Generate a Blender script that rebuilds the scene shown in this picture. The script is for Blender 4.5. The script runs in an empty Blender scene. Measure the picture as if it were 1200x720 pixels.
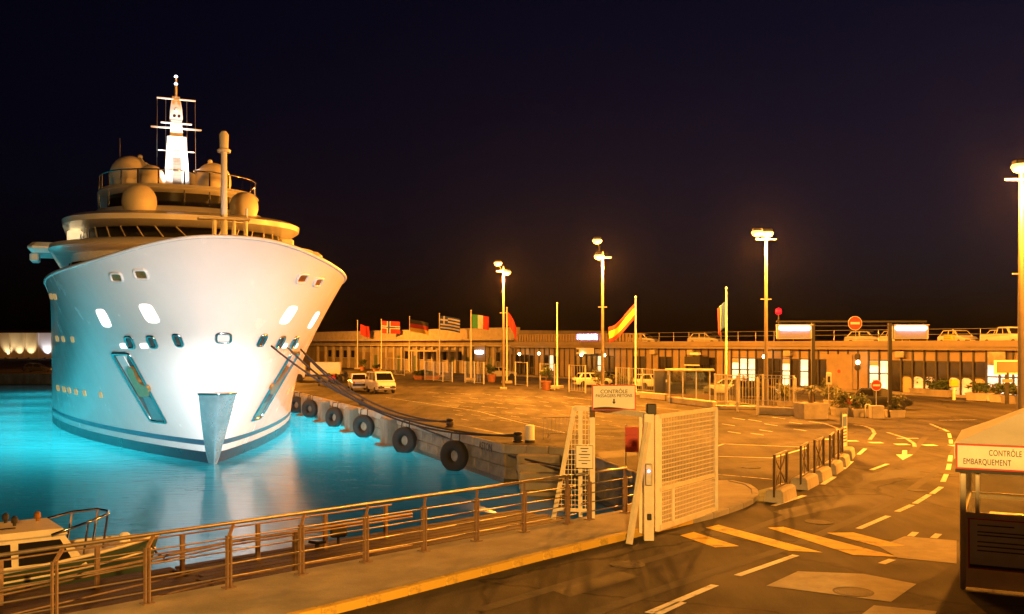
import bpy, bmesh, math, random
from mathutils import Vector, Matrix
from mathutils.bvhtree import BVHTree
from mathutils.geometry import tessellate_polygon
R = math.radians
random.seed(7)
S = bpy.context.scene
col = S.collection

# ------------------------------------------------------------------ camera, sky, exposure
CAM_H = 4.5          # eye height above the quay
F = 1150.0           # focal length in photo pixels (photo 1200 wide)
HZ = 403.0           # horizon row in the photo
cam_d = bpy.data.cameras.new("camera")
cam_d.sensor_width = 36.0
cam_d.lens = 36.0 * F / 1200.0
cam_d.shift_y = (HZ - 360.0) / 1200.0
cam_d.clip_start = 0.1
cam_d.clip_end = 6000
cam = bpy.data.objects.new("camera", cam_d)
cam.location = (0, 0, CAM_H)
cam.rotation_euler = (R(90), 0, 0)
col.objects.link(cam)
S.camera = cam

W = bpy.data.worlds.new("World"); S.world = W; W.use_nodes = True
wn = W.node_tree
bg = wn.nodes["Background"]
sky = wn.nodes.new("ShaderNodeTexSky"); sky.sky_type = 'NISHITA'; sky.sun_disc = False
sky.sun_elevation = R(-3.7); sky.sun_rotation = R(60); sky.altitude = 0
sky.air_density = 1.0; sky.dust_density = 0.6; sky.ozone_density = 4.0
wn.links.new(sky.outputs[0], bg.inputs[0])
bg.inputs[1].default_value = 0.15
S.view_settings.view_transform = 'Standard'
S.view_settings.look = 'None'
S.view_settings.exposure = 0.0
S.view_settings.gamma = 1.0
S.cycles.use_denoising = True
S.cycles.max_bounces = 6
S.cycles.sample_clamp_indirect = 4.0
S.cycles.caustics_reflective = False
S.cycles.caustics_refractive = False

SODIUM = (1.0, 0.315, 0.026)
QUAY_LAMP_W = 42000.0
WATER_Z = -1.75

# ------------------------------------------------------------------ helpers
def G(px, py, z=0.0):
    """world point at height z that a survey of the photograph puts at (px, py)"""
    Y = F * (CAM_H - z) / (py - HZ)
    return Vector(((px - 600) * Y / F, Y, z))
def Pt(px, py, Y):
    return Vector(((px - 600) * Y / F, Y, CAM_H - (py - HZ) * Y / F))

MATS = {}
def mat(name, c, rough=0.6, metal=0.0, var=0.25, scale=3.0, bump=0.0, bscale=None, spec=0.5, c2=None, stretch=(1,1,1), coat=0.0):
    """procedural painted / mineral / metal surface: colour broken by two noises, optional relief"""
    if name in MATS: return MATS[name]
    m = bpy.data.materials.new(name); m.use_nodes = True
    nt = m.node_tree; b = nt.nodes["Principled BSDF"]
    b.inputs["Roughness"].default_value = rough
    b.inputs["Metallic"].default_value = metal
    b.inputs["Specular IOR Level"].default_value = spec
    if coat: b.inputs["Coat Weight"].default_value = coat
    tc = nt.nodes.new("ShaderNodeTexCoord")
    mp = nt.nodes.new("ShaderNodeMapping"); mp.inputs["Scale"].default_value = stretch
    nt.links.new(tc.outputs["Object"], mp.inputs[0])
    n1 = nt.nodes.new("ShaderNodeTexNoise"); n1.inputs["Scale"].default_value = scale
    n1.inputs["Detail"].default_value = 8; n1.inputs["Roughness"].default_value = 0.65
    nt.links.new(mp.outputs[0], n1.inputs[0])
    rp = nt.nodes.new("ShaderNodeValToRGB")
    lo = c2 if c2 else tuple(v * (1 - var) for v in c)
    hi = c if c2 else tuple(min(1, v * (1 + var * 0.6)) for v in c)
    rp.color_ramp.elements[0].position = 0.3; rp.color_ramp.elements[0].color = (*lo, 1)
    rp.color_ramp.elements[1].position = 0.7; rp.color_ramp.elements[1].color = (*hi, 1)
    nt.links.new(n1.outputs[0], rp.inputs[0])
    nt.links.new(rp.outputs[0], b.inputs["Base Color"])
    mr = nt.nodes.new("ShaderNodeMapRange")
    mr.inputs[3].default_value = max(0.02, rough - 0.12); mr.inputs[4].default_value = min(1, rough + 0.12)
    nt.links.new(n1.outputs[0], mr.inputs[0]); nt.links.new(mr.outputs[0], b.inputs["Roughness"])
    if bump:
        n2 = nt.nodes.new("ShaderNodeTexNoise"); n2.inputs["Scale"].default_value = bscale or scale * 8
        n2.inputs["Detail"].default_value = 6
        nt.links.new(mp.outputs[0], n2.inputs[0])
        bp = nt.nodes.new("ShaderNodeBump"); bp.inputs["Strength"].default_value = bump; bp.inputs["Distance"].default_value = 0.03
        nt.links.new(n2.outputs[0], bp.inputs["Height"]); nt.links.new(bp.outputs[0], b.inputs["Normal"])
    MATS[name] = m
    return m
def glow(name, c, strength, var=0.0, scale=3.0, sample=True):
    """a surface that gives off light: lamp lens, lit window, screen"""
    if name in MATS: return MATS[name]
    m = bpy.data.materials.new(name); m.use_nodes = True
    nt = m.node_tree; b = nt.nodes["Principled BSDF"]
    b.inputs["Base Color"].default_value = (*[min(.8, v * .8) for v in c], 1)
    b.inputs["Emission Color"].default_value = (*c, 1)
    b.inputs["Emission Strength"].default_value = strength
    if var:
        tc = nt.nodes.new("ShaderNodeTexCoord")
        n = nt.nodes.new("ShaderNodeTexNoise"); n.inputs["Scale"].default_value = scale; n.inputs["Detail"].default_value = 3
        nt.links.new(tc.outputs["Object"], n.inputs[0])
        mr = nt.nodes.new("ShaderNodeMapRange"); mr.inputs[1].default_value = .3; mr.inputs[2].default_value = .7
        mr.inputs[3].default_value = strength * (1 - var); mr.inputs[4].default_value = strength * (1 + var)
        nt.links.new(n.outputs[0], mr.inputs[0]); nt.links.new(mr.outputs[0], b.inputs["Emission Strength"])
    if not sample: m.cycles.emission_sampling = 'NONE'
    MATS[name] = m
    return m

class MB:
    """collects shapes, then links them as one mesh object"""
    def __init__(s): s.v = []; s.f = []; s.mi = []; s.cur = 0
    def add(s, vs, fs):
        o = len(s.v); s.v += [tuple(v) for v in vs]; s.f += [tuple(i + o for i in f) for f in fs]; s.mi += [s.cur] * len(fs); return s
    def box(s, c, d, rz=0.0, taper=1.0):
        cx, cy, cz = c; hx, hy, hz = d[0] / 2, d[1] / 2, d[2] / 2
        ca, sa = math.cos(rz), math.sin(rz); vs = []
        for z in (-hz, hz):
            k = taper if z > 0 else 1.0
            for x, y in ((-hx, -hy), (hx, -hy), (hx, hy), (-hx, hy)):
                x2, y2 = x * k, y * k
                vs.append((cx + x2 * ca - y2 * sa, cy + x2 * sa + y2 * ca, cz + z))
        return s.add(vs, [(0, 3, 2, 1), (4, 5, 6, 7), (0, 1, 5, 4), (1, 2, 6, 5), (2, 3, 7, 6), (3, 0, 4, 7)])
    def rbox(s, c, d, r, rz=0.0):
        """box with chamfered edges"""
        cx, cy, cz = c; hx, hy, hz = d[0] / 2, d[1] / 2, d[2] / 2
        r = min(r, hx * .9, hy * .9, hz * .9)
        ca, sa = math.cos(rz), math.sin(rz)
        rings = []
        for z, q in ((-hz, r), (-hz + r, 0), (hz - r, 0), (hz, r)):
            ax, ay = hx - q, hy - q
            rings.append([(x, y, z) for x, y in ((ax, -ay + r), (ax, ay - r), (ax - r, ay), (-ax + r, ay), (-ax, ay - r), (-ax, -ay + r), (-ax + r, -ay), (ax - r, -ay))])
        vs = [(cx + x * ca - y * sa, cy + x * sa + y * ca, cz + z) for rg in rings for x, y, z in rg]
        fs = [tuple(range(7, -1, -1)), tuple(range(24, 32))]
        for k in range(3):
            for i in range(8):
                j = (i + 1) % 8; fs.append((k * 8 + i, k * 8 + j, k * 8 + 8 + j, k * 8 + 8 + i))
        return s.add(vs, fs)
    def tube(s, pts, r, n=8, cap=True, r2=None):
        pts = [Vector(p) for p in pts]; m = len(pts); o = len(s.v); up = None; vs = []
        for i, p in enumerate(pts):
            t = (pts[min(i + 1, m - 1)] - pts[max(i - 1, 0)]).normalized()
            if up is None: up = Vector((0, 0, 1)) if abs(t.z) < .9 else Vector((1, 0, 0))
            a = t.cross(up).normalized(); b = a.cross(t).normalized(); up = b
            rr = r if r2 is None else r + (r2 - r) * i / max(1, m - 1)
            for k in range(n):
                w = 2 * math.pi * k / n; vs.append(p + a * math.cos(w) * rr + b * math.sin(w) * rr)
        fs = []
        for i in range(m - 1):
            for k in range(n):
                k2 = (k + 1) % n; fs.append((i * n + k, i * n + k2, i * n + n + k2, i * n + n + k))
        if cap: fs += [tuple(range(n - 1, -1, -1)), tuple(range((m - 1) * n, m * n))]
        return s.add(vs, fs)
    def bar(s, a, b, w, h):
        """rectangular bar from a to b, w across, h upright"""
        a, b = Vector(a), Vector(b); t = (b - a).normalized()
        u = t.cross(Vector((0, 0, 1)))
        u = u.normalized() if u.length > 1e-4 else Vector((1, 0, 0))
        v = u.cross(t).normalized(); vs = []
        for p in (a, b):
            for x, y in ((-w / 2, -h / 2), (w / 2, -h / 2), (w / 2, h / 2), (-w / 2, h / 2)): vs.append(p + u * x + v * y)
        return s.add(vs, [(0, 1, 2, 3), (7, 6, 5, 4), (4, 5, 1, 0), (5, 6, 2, 1), (6, 7, 3, 2), (7, 4, 0, 3)])
    def lathe(s, prof, c=(0, 0, 0), n=20):
        vs = []; c = Vector(c)
        for r, z in prof:
            for k in range(n):
                w = 2 * math.pi * k / n; vs.append(c + Vector((r * math.cos(w), r * math.sin(w), z)))
        fs = []
        for i in range(len(prof) - 1):
            for k in range(n):
                k2 = (k + 1) % n; fs.append((i * n + k, i * n + k2, i * n + n + k2, i * n + n + k))
        fs += [tuple(range(n - 1, -1, -1)), tuple(range((len(prof) - 1) * n, len(prof) * n))]
        return s.add(vs, fs)
    def dome(s, c, r, n=20, base=0.0, squash=1.0):
        prof = [(r * .96, base)] if base < 0 else []
        prof += [(r * math.cos(a), r * squash * math.sin(a)) for a in [R(k * 90 / 8) for k in range(0, 8)]] + [(r * .03, r * squash)]
        return s.lathe(prof, c, n)
    def prism(s, pts, z0, z1):
        n = len(pts); vs = [(x, y, z0) for x, y in pts] + [(x, y, z1) for x, y in pts]
        fs = [tuple(range(n - 1, -1, -1)), tuple(range(n, 2 * n))] + [(i, (i + 1) % n, n + (i + 1) % n, n + i) for i in range(n)]
        return s.add(vs, fs)
    def loft(s, rings, cap=True):
        n = len(rings[0]); vs = [p for r in rings for p in r]; fs = []
        for i in range(len(rings) - 1):
            for k in range(n):
                k2 = (k + 1) % n; fs.append((i * n + k, i * n + k2, i * n + n + k2, i * n + n + k))
        if cap: fs += [tuple(range(n - 1, -1, -1)), tuple(range((len(rings) - 1) * n, len(rings) * n))]
        return s.add(vs, fs)
    def sheet(s, pts):
        return s.add(pts, [tuple(range(len(pts)))])
    def build(s, name, m, parent=None, smooth=False, M=None):
        me = bpy.data.meshes.new(name); me.from_pydata(s.v, [], s.f)
        ms = m if isinstance(m, (list, tuple)) else [m]
        for q in ms: me.materials.append(q)
        if len(ms) > 1:
            for p, i in zip(me.polygons, s.mi): p.material_index = i
        bm = bmesh.new(); bm.from_mesh(me); bmesh.ops.recalc_face_normals(bm, faces=bm.faces); bm.to_mesh(me); bm.free()
        if smooth:
            for p in me.polygons: p.use_smooth = True
            if smooth is not True:
                me.set_sharp_from_angle(angle=R(smooth))
        me.update()
        return link(name, me, parent, M)
def link(name, me, parent=None, M=None):
    o = bpy.data.objects.new(name, me); col.objects.link(o)
    if parent: o.parent = parent
    if M is not None: o.matrix_local = M
    return o
def tag(o, label=None, cat=None, group=None, kind=None):
    if label: o["label"] = label
    if cat: o["category"] = cat
    if group: o["group"] = group
    if kind: o["kind"] = kind
    return o
def thing(name, label, cat, loc=(0, 0, 0), rz=0.0, group=None):
    o = bpy.data.objects.new(name, None); col.objects.link(o); o.empty_display_size = .2
    o.location = loc; o.rotation_euler = (0, 0, rz)
    return tag(o, label, cat, group)
def copy_tree(o, parent=None):
    c = o.copy(); col.objects.link(c); c.parent = parent
    for ch in list(o.children): copy_tree(ch, c)
    return c
def lamp(name, kind, loc, power, color, parent=None, radius=.3, target=None, cone=None, blend=.6, size=1.0):
    d = bpy.data.lights.new(name, kind); d.energy = power; d.color = color
    if kind in ('POINT', 'SPOT'): d.shadow_soft_size = radius
    if kind == 'SPOT': d.spot_size = R(cone); d.spot_blend = blend
    if kind == 'AREA': d.size = size
    o = bpy.data.objects.new(name, d); col.objects.link(o); o.location = loc
    if target is not None:
        o.rotation_euler = (Vector(target) - Vector(loc)).to_track_quat('-Z', 'Y').to_euler()
    if parent: o.parent = parent
    return o
def text(parent, s, size, M, m, name="lettering", sx=1.0, ext=0.004, spacing=1.0, align='CENTER'):
    cu = bpy.data.curves.new(name, 'FONT'); cu.body = s; cu.size = size; cu.extrude = ext
    cu.align_x = align; cu.align_y = 'CENTER'; cu.space_character = spacing; cu.offset = 0.0
    t = bpy.data.objects.new("t", cu); col.objects.link(t)
    bpy.context.view_layer.update()
    me = bpy.data.meshes.new_from_object(t.evaluated_get(bpy.context.evaluated_depsgraph_get()))
    bpy.data.objects.remove(t); bpy.data.curves.remove(cu)
    me.name = name; me.materials.clear(); me.materials.append(m)
    for v in me.vertices: v.co.x *= sx
    return link(name, me, parent, M)
# text plane standing upright: x right, y up, facing local -Y
UP = Matrix(((1, 0, 0, 0), (0, 0, -1, 0), (0, 1, 0, 0), (0, 0, 0, 1)))
def upright(x, y, z, rz=0.0): return Matrix.Translation((x, y, z)) @ Matrix.Rotation(rz, 4, 'Z') @ UP

# ------------------------------------------------------------------ materials
def asphalt():
    m = bpy.data.materials.new("asphalt"); m.use_nodes = True; nt = m.node_tree; b = nt.nodes["Principled BSDF"]
    tc = nt.nodes.new("ShaderNodeTexCoord")
    def noise(sc, det=6, st=None, rough=.6):
        n = nt.nodes.new("ShaderNodeTexNoise"); n.inputs["Scale"].default_value = sc; n.inputs["Detail"].default_value = det
        n.inputs["Roughness"].default_value = rough
        if st:
            mp = nt.nodes.new("ShaderNodeMapping"); mp.inputs["Scale"].default_value = st; mp.inputs["Rotation"].default_value = (0, 0, R(30))
            nt.links.new(tc.outputs["Object"], mp.inputs[0]); nt.links.new(mp.outputs[0], n.inputs[0])
        else: nt.links.new(tc.outputs["Object"], n.inputs[0])
        return n
    def ramp(src, p0, c0, p1, c1):
        r = nt.nodes.new("ShaderNodeValToRGB"); e = r.color_ramp.elements
        e[0].position = p0; e[0].color = (*c0, 1); e[1].position = p1; e[1].color = (*c1, 1)
        nt.links.new(src, r.inputs[0]); return r
    big = ramp(noise(.12, 5).outputs[0], .35, (.042, .036, .030), .68, (.110, .098, .080))
    streak = ramp(noise(.5, 6, (1, .12, 1)).outputs[0], .38, (.45, .45, .45), .62, (1.2, 1.2, 1.2))
    grain = ramp(noise(38, 3).outputs[0], .3, (.65, .65, .65), .75, (1.35, 1.35, 1.35))
    vor = nt.nodes.new("ShaderNodeTexVoronoi"); vor.feature = 'DISTANCE_TO_EDGE'; vor.inputs["Scale"].default_value = .16
    nw = noise(.7, 4); ad = nt.nodes.new("ShaderNodeMix"); ad.data_type = 'RGBA'; ad.blend_type = 'ADD'; ad.inputs[0].default_value = .9
    nt.links.new(tc.outputs["Object"], ad.inputs[6]); nt.links.new(nw.outputs[1], ad.inputs[7]); nt.links.new(ad.outputs[2], vor.inputs[0])
    crack = ramp(vor.outputs[0], .002, (.35, .35, .35), .012, (1, 1, 1))
    cur = big.outputs[0]
    for q in (streak, grain, crack):
        mx = nt.nodes.new("ShaderNodeMix"); mx.data_type = 'RGBA'; mx.blend_type = 'MULTIPLY'; mx.inputs[0].default_value = 1
        nt.links.new(cur, mx.inputs[6]); nt.links.new(q.outputs[0], mx.inputs[7]); cur = mx.outputs[2]
    nt.links.new(cur, b.inputs["Base Color"])
    b.inputs["Specular IOR Level"].default_value = .18
    rr = ramp(noise(.4, 6).outputs[0], .3, (.7, .7, .7), .7, (.95, .95, .95)); nt.links.new(rr.outputs[0], b.inputs["Roughness"])
    bp = nt.nodes.new("ShaderNodeBump"); bp.inputs["Strength"].default_value = .35; bp.inputs["Distance"].default_value = .02
    nt.links.new(noise(25, 5).outputs[0], bp.inputs["Height"]); nt.links.new(bp.outputs[0], b.inputs["Normal"])
    return m
def worn_paint(name, c, wear=.45, scale=2.5):
    """road paint worn through to the asphalt"""
    m = bpy.data.materials.new(name); m.use_nodes = True; nt = m.node_tree; b = nt.nodes["Principled BSDF"]
    tc = nt.nodes.new("ShaderNodeTexCoord")
    n = nt.nodes.new("ShaderNodeTexNoise"); n.inputs["Scale"].default_value = scale; n.inputs["Detail"].default_value = 9; n.inputs["Roughness"].default_value = .75
    nt.links.new(tc.outputs["Object"], n.inputs[0])
    r = nt.nodes.new("ShaderNodeValToRGB"); e = r.color_ramp.elements
    e[0].position = wear - .1; e[0].color = (.09, .08, .07, 1); e[1].position = wear + .08; e[1].color = (*c, 1)
    nt.links.new(n.outputs[0], r.inputs[0]); nt.links.new(r.outputs[0], b.inputs["Base Color"]); b.inputs["Roughness"].default_value = .7
    return m
def water():
    m = bpy.data.materials.new("harbour_water"); m.use_nodes = True; nt = m.node_tree
    out = nt.nodes["Material Output"]; nt.nodes.remove(nt.nodes["Principled BSDF"])
    tr = nt.nodes.new("ShaderNodeBsdfTranslucent"); tr.inputs[0].default_value = (.14, .66, .64, 1)
    gl = nt.nodes.new("ShaderNodeBsdfGlossy"); gl.inputs["Roughness"].default_value = .13; gl.inputs[0].default_value = (.95, .97, 1, 1)
    fr = nt.nodes.new("ShaderNodeFresnel"); fr.inputs[0].default_value = 1.45
    tc = nt.nodes.new("ShaderNodeTexCoord")
    def nz(sc, st, det):
        mp = nt.nodes.new("ShaderNodeMapping"); mp.inputs["Scale"].default_value = st; mp.inputs["Rotation"].default_value = (0, 0, R(12))
        n = nt.nodes.new("ShaderNodeTexNoise"); n.inputs["Scale"].default_value = sc; n.inputs["Detail"].default_value = det
        nt.links.new(tc.outputs["Object"], mp.inputs[0]); nt.links.new(mp.outputs[0], n.inputs[0]); return n
    b1 = nt.nodes.new("ShaderNodeBump"); b1.inputs["Strength"].default_value = .38; b1.inputs["Distance"].default_value = .05
    nt.links.new(nz(2.2, (.45, 1.6, 1), 4).outputs[0], b1.inputs["Height"])
    b2 = nt.nodes.new("ShaderNodeBump"); b2.inputs["Strength"].default_value = .14; b2.inputs["Distance"].default_value = .25
    nt.links.new(nz(.35, (.6, 1.3, 1), 3).outputs[0], b2.inputs["Height"]); nt.links.new(b1.outputs[0], b2.inputs["Normal"])
    for q in (gl, fr): nt.links.new(b2.outputs[0], q.inputs["Normal"])
    mx = nt.nodes.new("ShaderNodeMixShader")
    nt.links.new(fr.outputs[0], mx.inputs[0]); nt.links.new(tr.outputs[0], mx.inputs[1]); nt.links.new(gl.outputs[0], mx.inputs[2])
    nt.links.new(mx.outputs[0], out.inputs[0])
    return m
def clear_sheet(name, tint=(.9, .9, .85), rough=.08, gloss=.12):
    m = bpy.data.materials.new(name); m.use_nodes = True; nt = m.node_tree
    out = nt.nodes["Material Output"]; nt.nodes.remove(nt.nodes["Principled BSDF"])
    t = nt.nodes.new("ShaderNodeBsdfTransparent"); t.inputs[0].default_value = (*tint, 1)
    g = nt.nodes.new("ShaderNodeBsdfGlossy"); g.inputs["Roughness"].default_value = rough
    mx = nt.nodes.new("ShaderNodeMixShader"); mx.inputs[0].default_value = gloss
    nt.links.new(t.outputs[0], mx.inputs[1]); nt.links.new(g.outputs[0], mx.inputs[2]); nt.links.new(mx.outputs[0], out.inputs[0])
    return m

M_asphalt = asphalt()
worn_track = mat("tyre_track_rubber", (.05, .045, .038), .85, var=.45, scale=1.2, bump=.3)
M_water = water()
M_white_line = worn_paint("white_road_paint", (.75, .74, .70), .40)
M_faint_line = worn_paint("faded_road_paint", (.60, .58, .53), .5, 3.5)
M_yellow_line = worn_paint("yellow_road_paint", (.72, .50, .03), .42, 2.0)
M_lit_patch = mat("painted_light_patch", (.36, .33, .27), .8, var=.35, scale=2.2, bump=.3)  # pale colour stands in for lamplight lying on the asphalt
M_side = mat("sidewalk_concrete", (.34, .31, .26), .85, var=.3, scale=1.1, bump=.4, bscale=30)
M_kerb = mat("kerb_concrete", (.36, .33, .28), .85, var=.3, scale=2, bump=.4, bscale=25)
M_kerb_y = worn_paint("yellow_kerb_paint", (.66, .44, .06), .38, 3.0)
M_wall = mat("quay_concrete", (.28, .25, .20), .9, c2=(.09, .08, .06), scale=.9, bump=.8, bscale=6, stretch=(1, 1, .4))
M_stone = mat("quay_block", (.34, .29, .22), .9, c2=(.13, .11, .085), scale=1.6, bump=.8, bscale=9)
M_weed = mat("wet_weed", (.05, .055, .03), .4, var=.5, scale=4, bump=.8)
M_conc = mat("concrete", (.40, .36, .30), .85, var=.28, scale=1.6, bump=.4, bscale=22)
M_conc_d = mat("concrete_old", (.30, .265, .22), .9, c2=(.17, .15, .12), scale=.8, bump=.4, bscale=12, stretch=(1, 1, .5))
M_tyre = mat("rubber", (.022, .021, .020), .75, var=.4, scale=6, bump=.5)
M_steel = mat("railing_steel", (.25, .235, .22), .42, metal=.6, var=.25, scale=6)
M_post = mat("railing_post_paint", (.26, .17, .11), .55, metal=.1, var=.35, scale=9)
M_galv = mat("galvanised", (.46, .45, .43), .45, metal=.8, var=.25, scale=8)
M_gate = mat("cream_gate_paint", (.74, .69, .56), .5, var=.14, scale=5)
M_signw = mat("sign_white", (.80, .79, .75), .45, var=.06, scale=4)
M_black = mat("black_paint", (.015, .015, .016), .5, var=.3, scale=5)
M_red = mat("red_paint", (.55, .035, .025), .5, var=.15, scale=4)
M_darkm = mat("dark_metal", (.035, .033, .032), .5, metal=.3, var=.4, scale=6)
M_brown = mat("brown_barrier_paint", (.055, .030, .018), .5, var=.35, scale=7)
M_yacht = mat("yacht_white", (.78, .78, .77), .24, var=.05, scale=.35, spec=.5, coat=.25)
M_ydeck = mat("teak", (.30, .19, .10), .6, var=.3, scale=2, stretch=(1, 8, 1))
M_yblue = mat("boot_stripe_blue", (.035, .085, .14), .35, var=.15, scale=1)
M_yboot = mat("antifouling", (.018, .024, .04), .3, var=.3, scale=1)
M_chrome = mat("polished_steel", (.72, .74, .75), .12, metal=1.0, var=.08, scale=3)
M_stem = mat("stem_steel", (.62, .74, .78), .26, metal=.85, var=.3, scale=.9, bump=.25, bscale=1.5)
M_glassd = mat("dark_glass", (.012, .012, .014), .08, var=.2, scale=1, spec=.8)
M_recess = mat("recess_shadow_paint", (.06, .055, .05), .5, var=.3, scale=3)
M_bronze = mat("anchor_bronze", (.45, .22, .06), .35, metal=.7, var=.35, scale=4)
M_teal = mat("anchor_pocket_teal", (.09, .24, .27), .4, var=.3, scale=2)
M_radome = mat("radome", (.70, .66, .58), .45, var=.06, scale=2)
M_rope = mat("mooring_rope", (.05, .045, .05), .85, var=.4, scale=14, bump=.7)
M_wood = mat("wet_planks", (.085, .05, .032), .7, c2=(.035, .022, .016), scale=3, bump=.5, stretch=(1, 10, 1))
M_green = mat("boat_green", (.05, .085, .05), .35, var=.25, scale=2)
M_cream = mat("boat_cream", (.70, .64, .50), .4, var=.12, scale=3)
M_tan = mat("facade_panel", (.27, .21, .14), .75, var=.22, scale=.9, bump=.15)
M_tan2 = mat("facade_panel_dark", (.17, .13, .09), .75, var=.25, scale=.9, bump=.15)
M_fascia = mat("fascia", (.22, .18, .13), .75, var=.2, scale=.6)
M_mull = mat("mullion", (.03, .027, .025), .5, var=.3, scale=5)
M_pane = mat("shop_glass", (.02, .018, .016), .06, var=.2, scale=.4, spec=.8)
M_cafe = mat("curtain", (.50, .40, .24), .8, var=.3, scale=5, stretch=(6, 6, 1))
M_litw = glow("lit_office", (.90, 1.0, .74), .8, .45, .9)
M_litc = glow("lit_cool", (.80, .98, 1.0), .8, .45, .9)
M_litwarm = glow("lit_shop", (1.0, .66, .26), .4, .7, .8)
M_globe = glow("globe_lamp", (1.0, .86, .45), 14)
M_tube = glow("fluorescent_tube", (.86, .86, 1.0), 9)
M_neon = glow("neon_letters", (.62, .45, 1.0), 7)
M_sodium = glow("sodium_lens", (1.0, .60, .17), 2.6, sample=False)
M_redlamp = glow("red_lamp", (1.0, .0, .012), 3)
M_trunk = mat("bark", (.13, .09, .055), .9, var=.4, scale=8, bump=.8)
M_leaf = mat("leaves", (.055, .085, .025), .6, c2=(.02, .04, .012), scale=7)
M_leaf2 = mat("leaves_olive", (.09, .10, .035), .6, c2=(.04, .05, .018), scale=7)
M_terra = mat("terracotta", (.30, .12, .06), .8, var=.3, scale=3, bump=.3)
M_soil = mat("soil", (.04, .03, .02), .95, var=.4, scale=10, bump=.6)
M_canvas = mat("tent_canvas", (.86, .82, .72), .7, var=.1, scale=2, bump=.15, bscale=3)
_nt = M_canvas.node_tree; _b = _nt.nodes["Principled BSDF"]; _o = _nt.nodes["Material Output"]
_t = _nt.nodes.new("ShaderNodeBsdfTranslucent"); _t.inputs[0].default_value = (.72, .66, .5, 1)
_x = _nt.nodes.new("ShaderNodeMixShader"); _x.inputs[0].default_value = .12
_nt.links.new(_b.outputs[0], _x.inputs[1]); _nt.links.new(_t.outputs[0], _x.inputs[2]); _nt.links.new(_x.outputs[0], _o.inputs[0])
M_clear = clear_sheet("clear_vinyl")
M_glassc = clear_sheet("booth_glass", (.75, .78, .74), .03, .15)

# ------------------------------------------------------------------ layout of the place (metres, camera over the origin)
RE = Vector((.714, .70, 0)); RN = Vector((-.70, .714, 0)); R0 = Vector((-3.0, 19.6, 0))      # near railing line: direction, normal to the water
QD = Vector((-.38, .925, 0)); QN = Vector((-.925, -.38, 0)); Q0 = Vector((-.3, 44.0, 0))      # long quay: direction away, normal to the water
def RP(t, w=0.0, z=0.0): p = R0 + RE * t + RN * w; return Vector((p.x, p.y, z))
def QP(s, w=0.0, z=0.0): p = Q0 + QD * s + QN * w; return Vector((p.x, p.y, z))

basin = [RP(-40, .35), RP(8.6, .35), Vector((4.7, 33.2, 0)), Vector((2.6, 42.6, 0)), Q0, QP(112), Vector((-300, 148, 0)), Vector((-300, -8, 0))]
outer = [Vector(p) for p in ((-2500, -400, 0), (2500, -400, 0), (2500, 3000, 0), (-2500, 3000, 0))]
tess = tessellate_polygon([outer, basin])
g = MB(); g.add(outer + basin, tess)
ground = tag(g.build("quay_ground", M_asphalt), kind="structure")
w = MB(); w.sheet([(-300.5, -8.5, WATER_Z), (6, -8.5, WATER_Z), (6, 149, WATER_Z), (-300.5, 149, WATER_Z)])
tag(w.build("harbour_water", M_water), kind="structure")
w = MB(); w.sheet([(-300.5, -8.5, -14), (6, -8.5, -14), (6, 149, -14), (-300.5, 149, -14)])
tag(w.build("seabed", M_soil), kind="structure")

# quay walls: a recessed backing sheet, blocks and coping stones proud of it
def quay_wall(name, a, b, label, blk=1.9, blocks=True):
    a, b = Vector(a), Vector(b); L = (b - a).length; t = (b - a) / L
    root = thing(name, label, "quay wall", a, math.atan2(t.y, t.x))
    MB().box((L / 2, 0.16, -2.05), (L, .2, 4.0)).build("wall_core", M_wall, root)
    MB().box((L / 2, -0.0, -1.72), (L, .16, .36)).build("weed_band", M_weed, root)
    if blocks:
        n = int(L / blk); w_ = L / n
        protos = {}
        for row, (z0, z1, pr) in enumerate(((-.42, -.012, .10), (-1.0, -.44, .04), (-1.6, -1.02, .02))):
            for k in range(n):
                v = (k * 7 + row * 3) % 3
                if (row, v) not in protos:
                    dd = [.0, .025, -.015][v]
                    m_ = MB(); m_.rbox((0, 0, 0), (w_ - .03, .3, z1 - z0), .03)
                    protos[row, v] = m_.build("coping_stone" if row == 0 else "wall_block", M_conc if row == 0 else M_stone, root); o = protos[row, v]
                else:
                    o = protos[row, v].copy(); col.objects.link(o)
                o.location = ((k + .5 + (.5 if row == 1 else 0)) * w_ if not (row == 1 and k == n - 1) else (k + .5) * w_, .12 - pr - [.0, .025, -.015][v], (z0 + z1) / 2)
    return root
long_wall = quay_wall("quay_wall", QP(100), Q0, "long weathered concrete quay wall hung with tyres beside the yacht")
quay_wall("quay_wall", Q0, (2.6, 42.6, 0), "short end wall of the long quay behind the stone steps", 1.0)
quay_wall("quay_wall", (2.6, 42.6, 0), (4.7, 33.2, 0), "quay wall closing the basin between the stone steps and the gate", 1.6)
quay_wall("quay_wall", (4.7, 33.2, 0), RP(8.6, .35), "short quay wall behind the white gate at the basin corner", 1.6, False)
quay_wall("quay_wall", RP(8.6, .35), RP(-40, .35), "quay wall below the pavement railing above the plank landing", 1.9, False)
quay_wall("quay_wall", (-300, 148, 0), QP(112), "dark far quay wall across the water behind the yacht stern", 3, False)
# painted name on the near end of the wall
wl = (Q0 - QP(100)).length
text(long_wall, "ASTON", .52, upright(wl - 2.1, -.16, -.33), M_darkm, "painted_letters", ext=.006)
# stone steps at the basin corner
st = thing("stone_steps", "worn stone steps going down to the water at the quay corner", "steps", (0.9, 43.2, 0), R(-8))
for k in range(6):
    m_ = MB(); m_.rbox((.35 + .12 * k, -.55 - .5 * k, -.32 * (k + 1) - .35), (1.9, .62, .7), .04)
    m_.build("step", M_conc, st)
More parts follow.
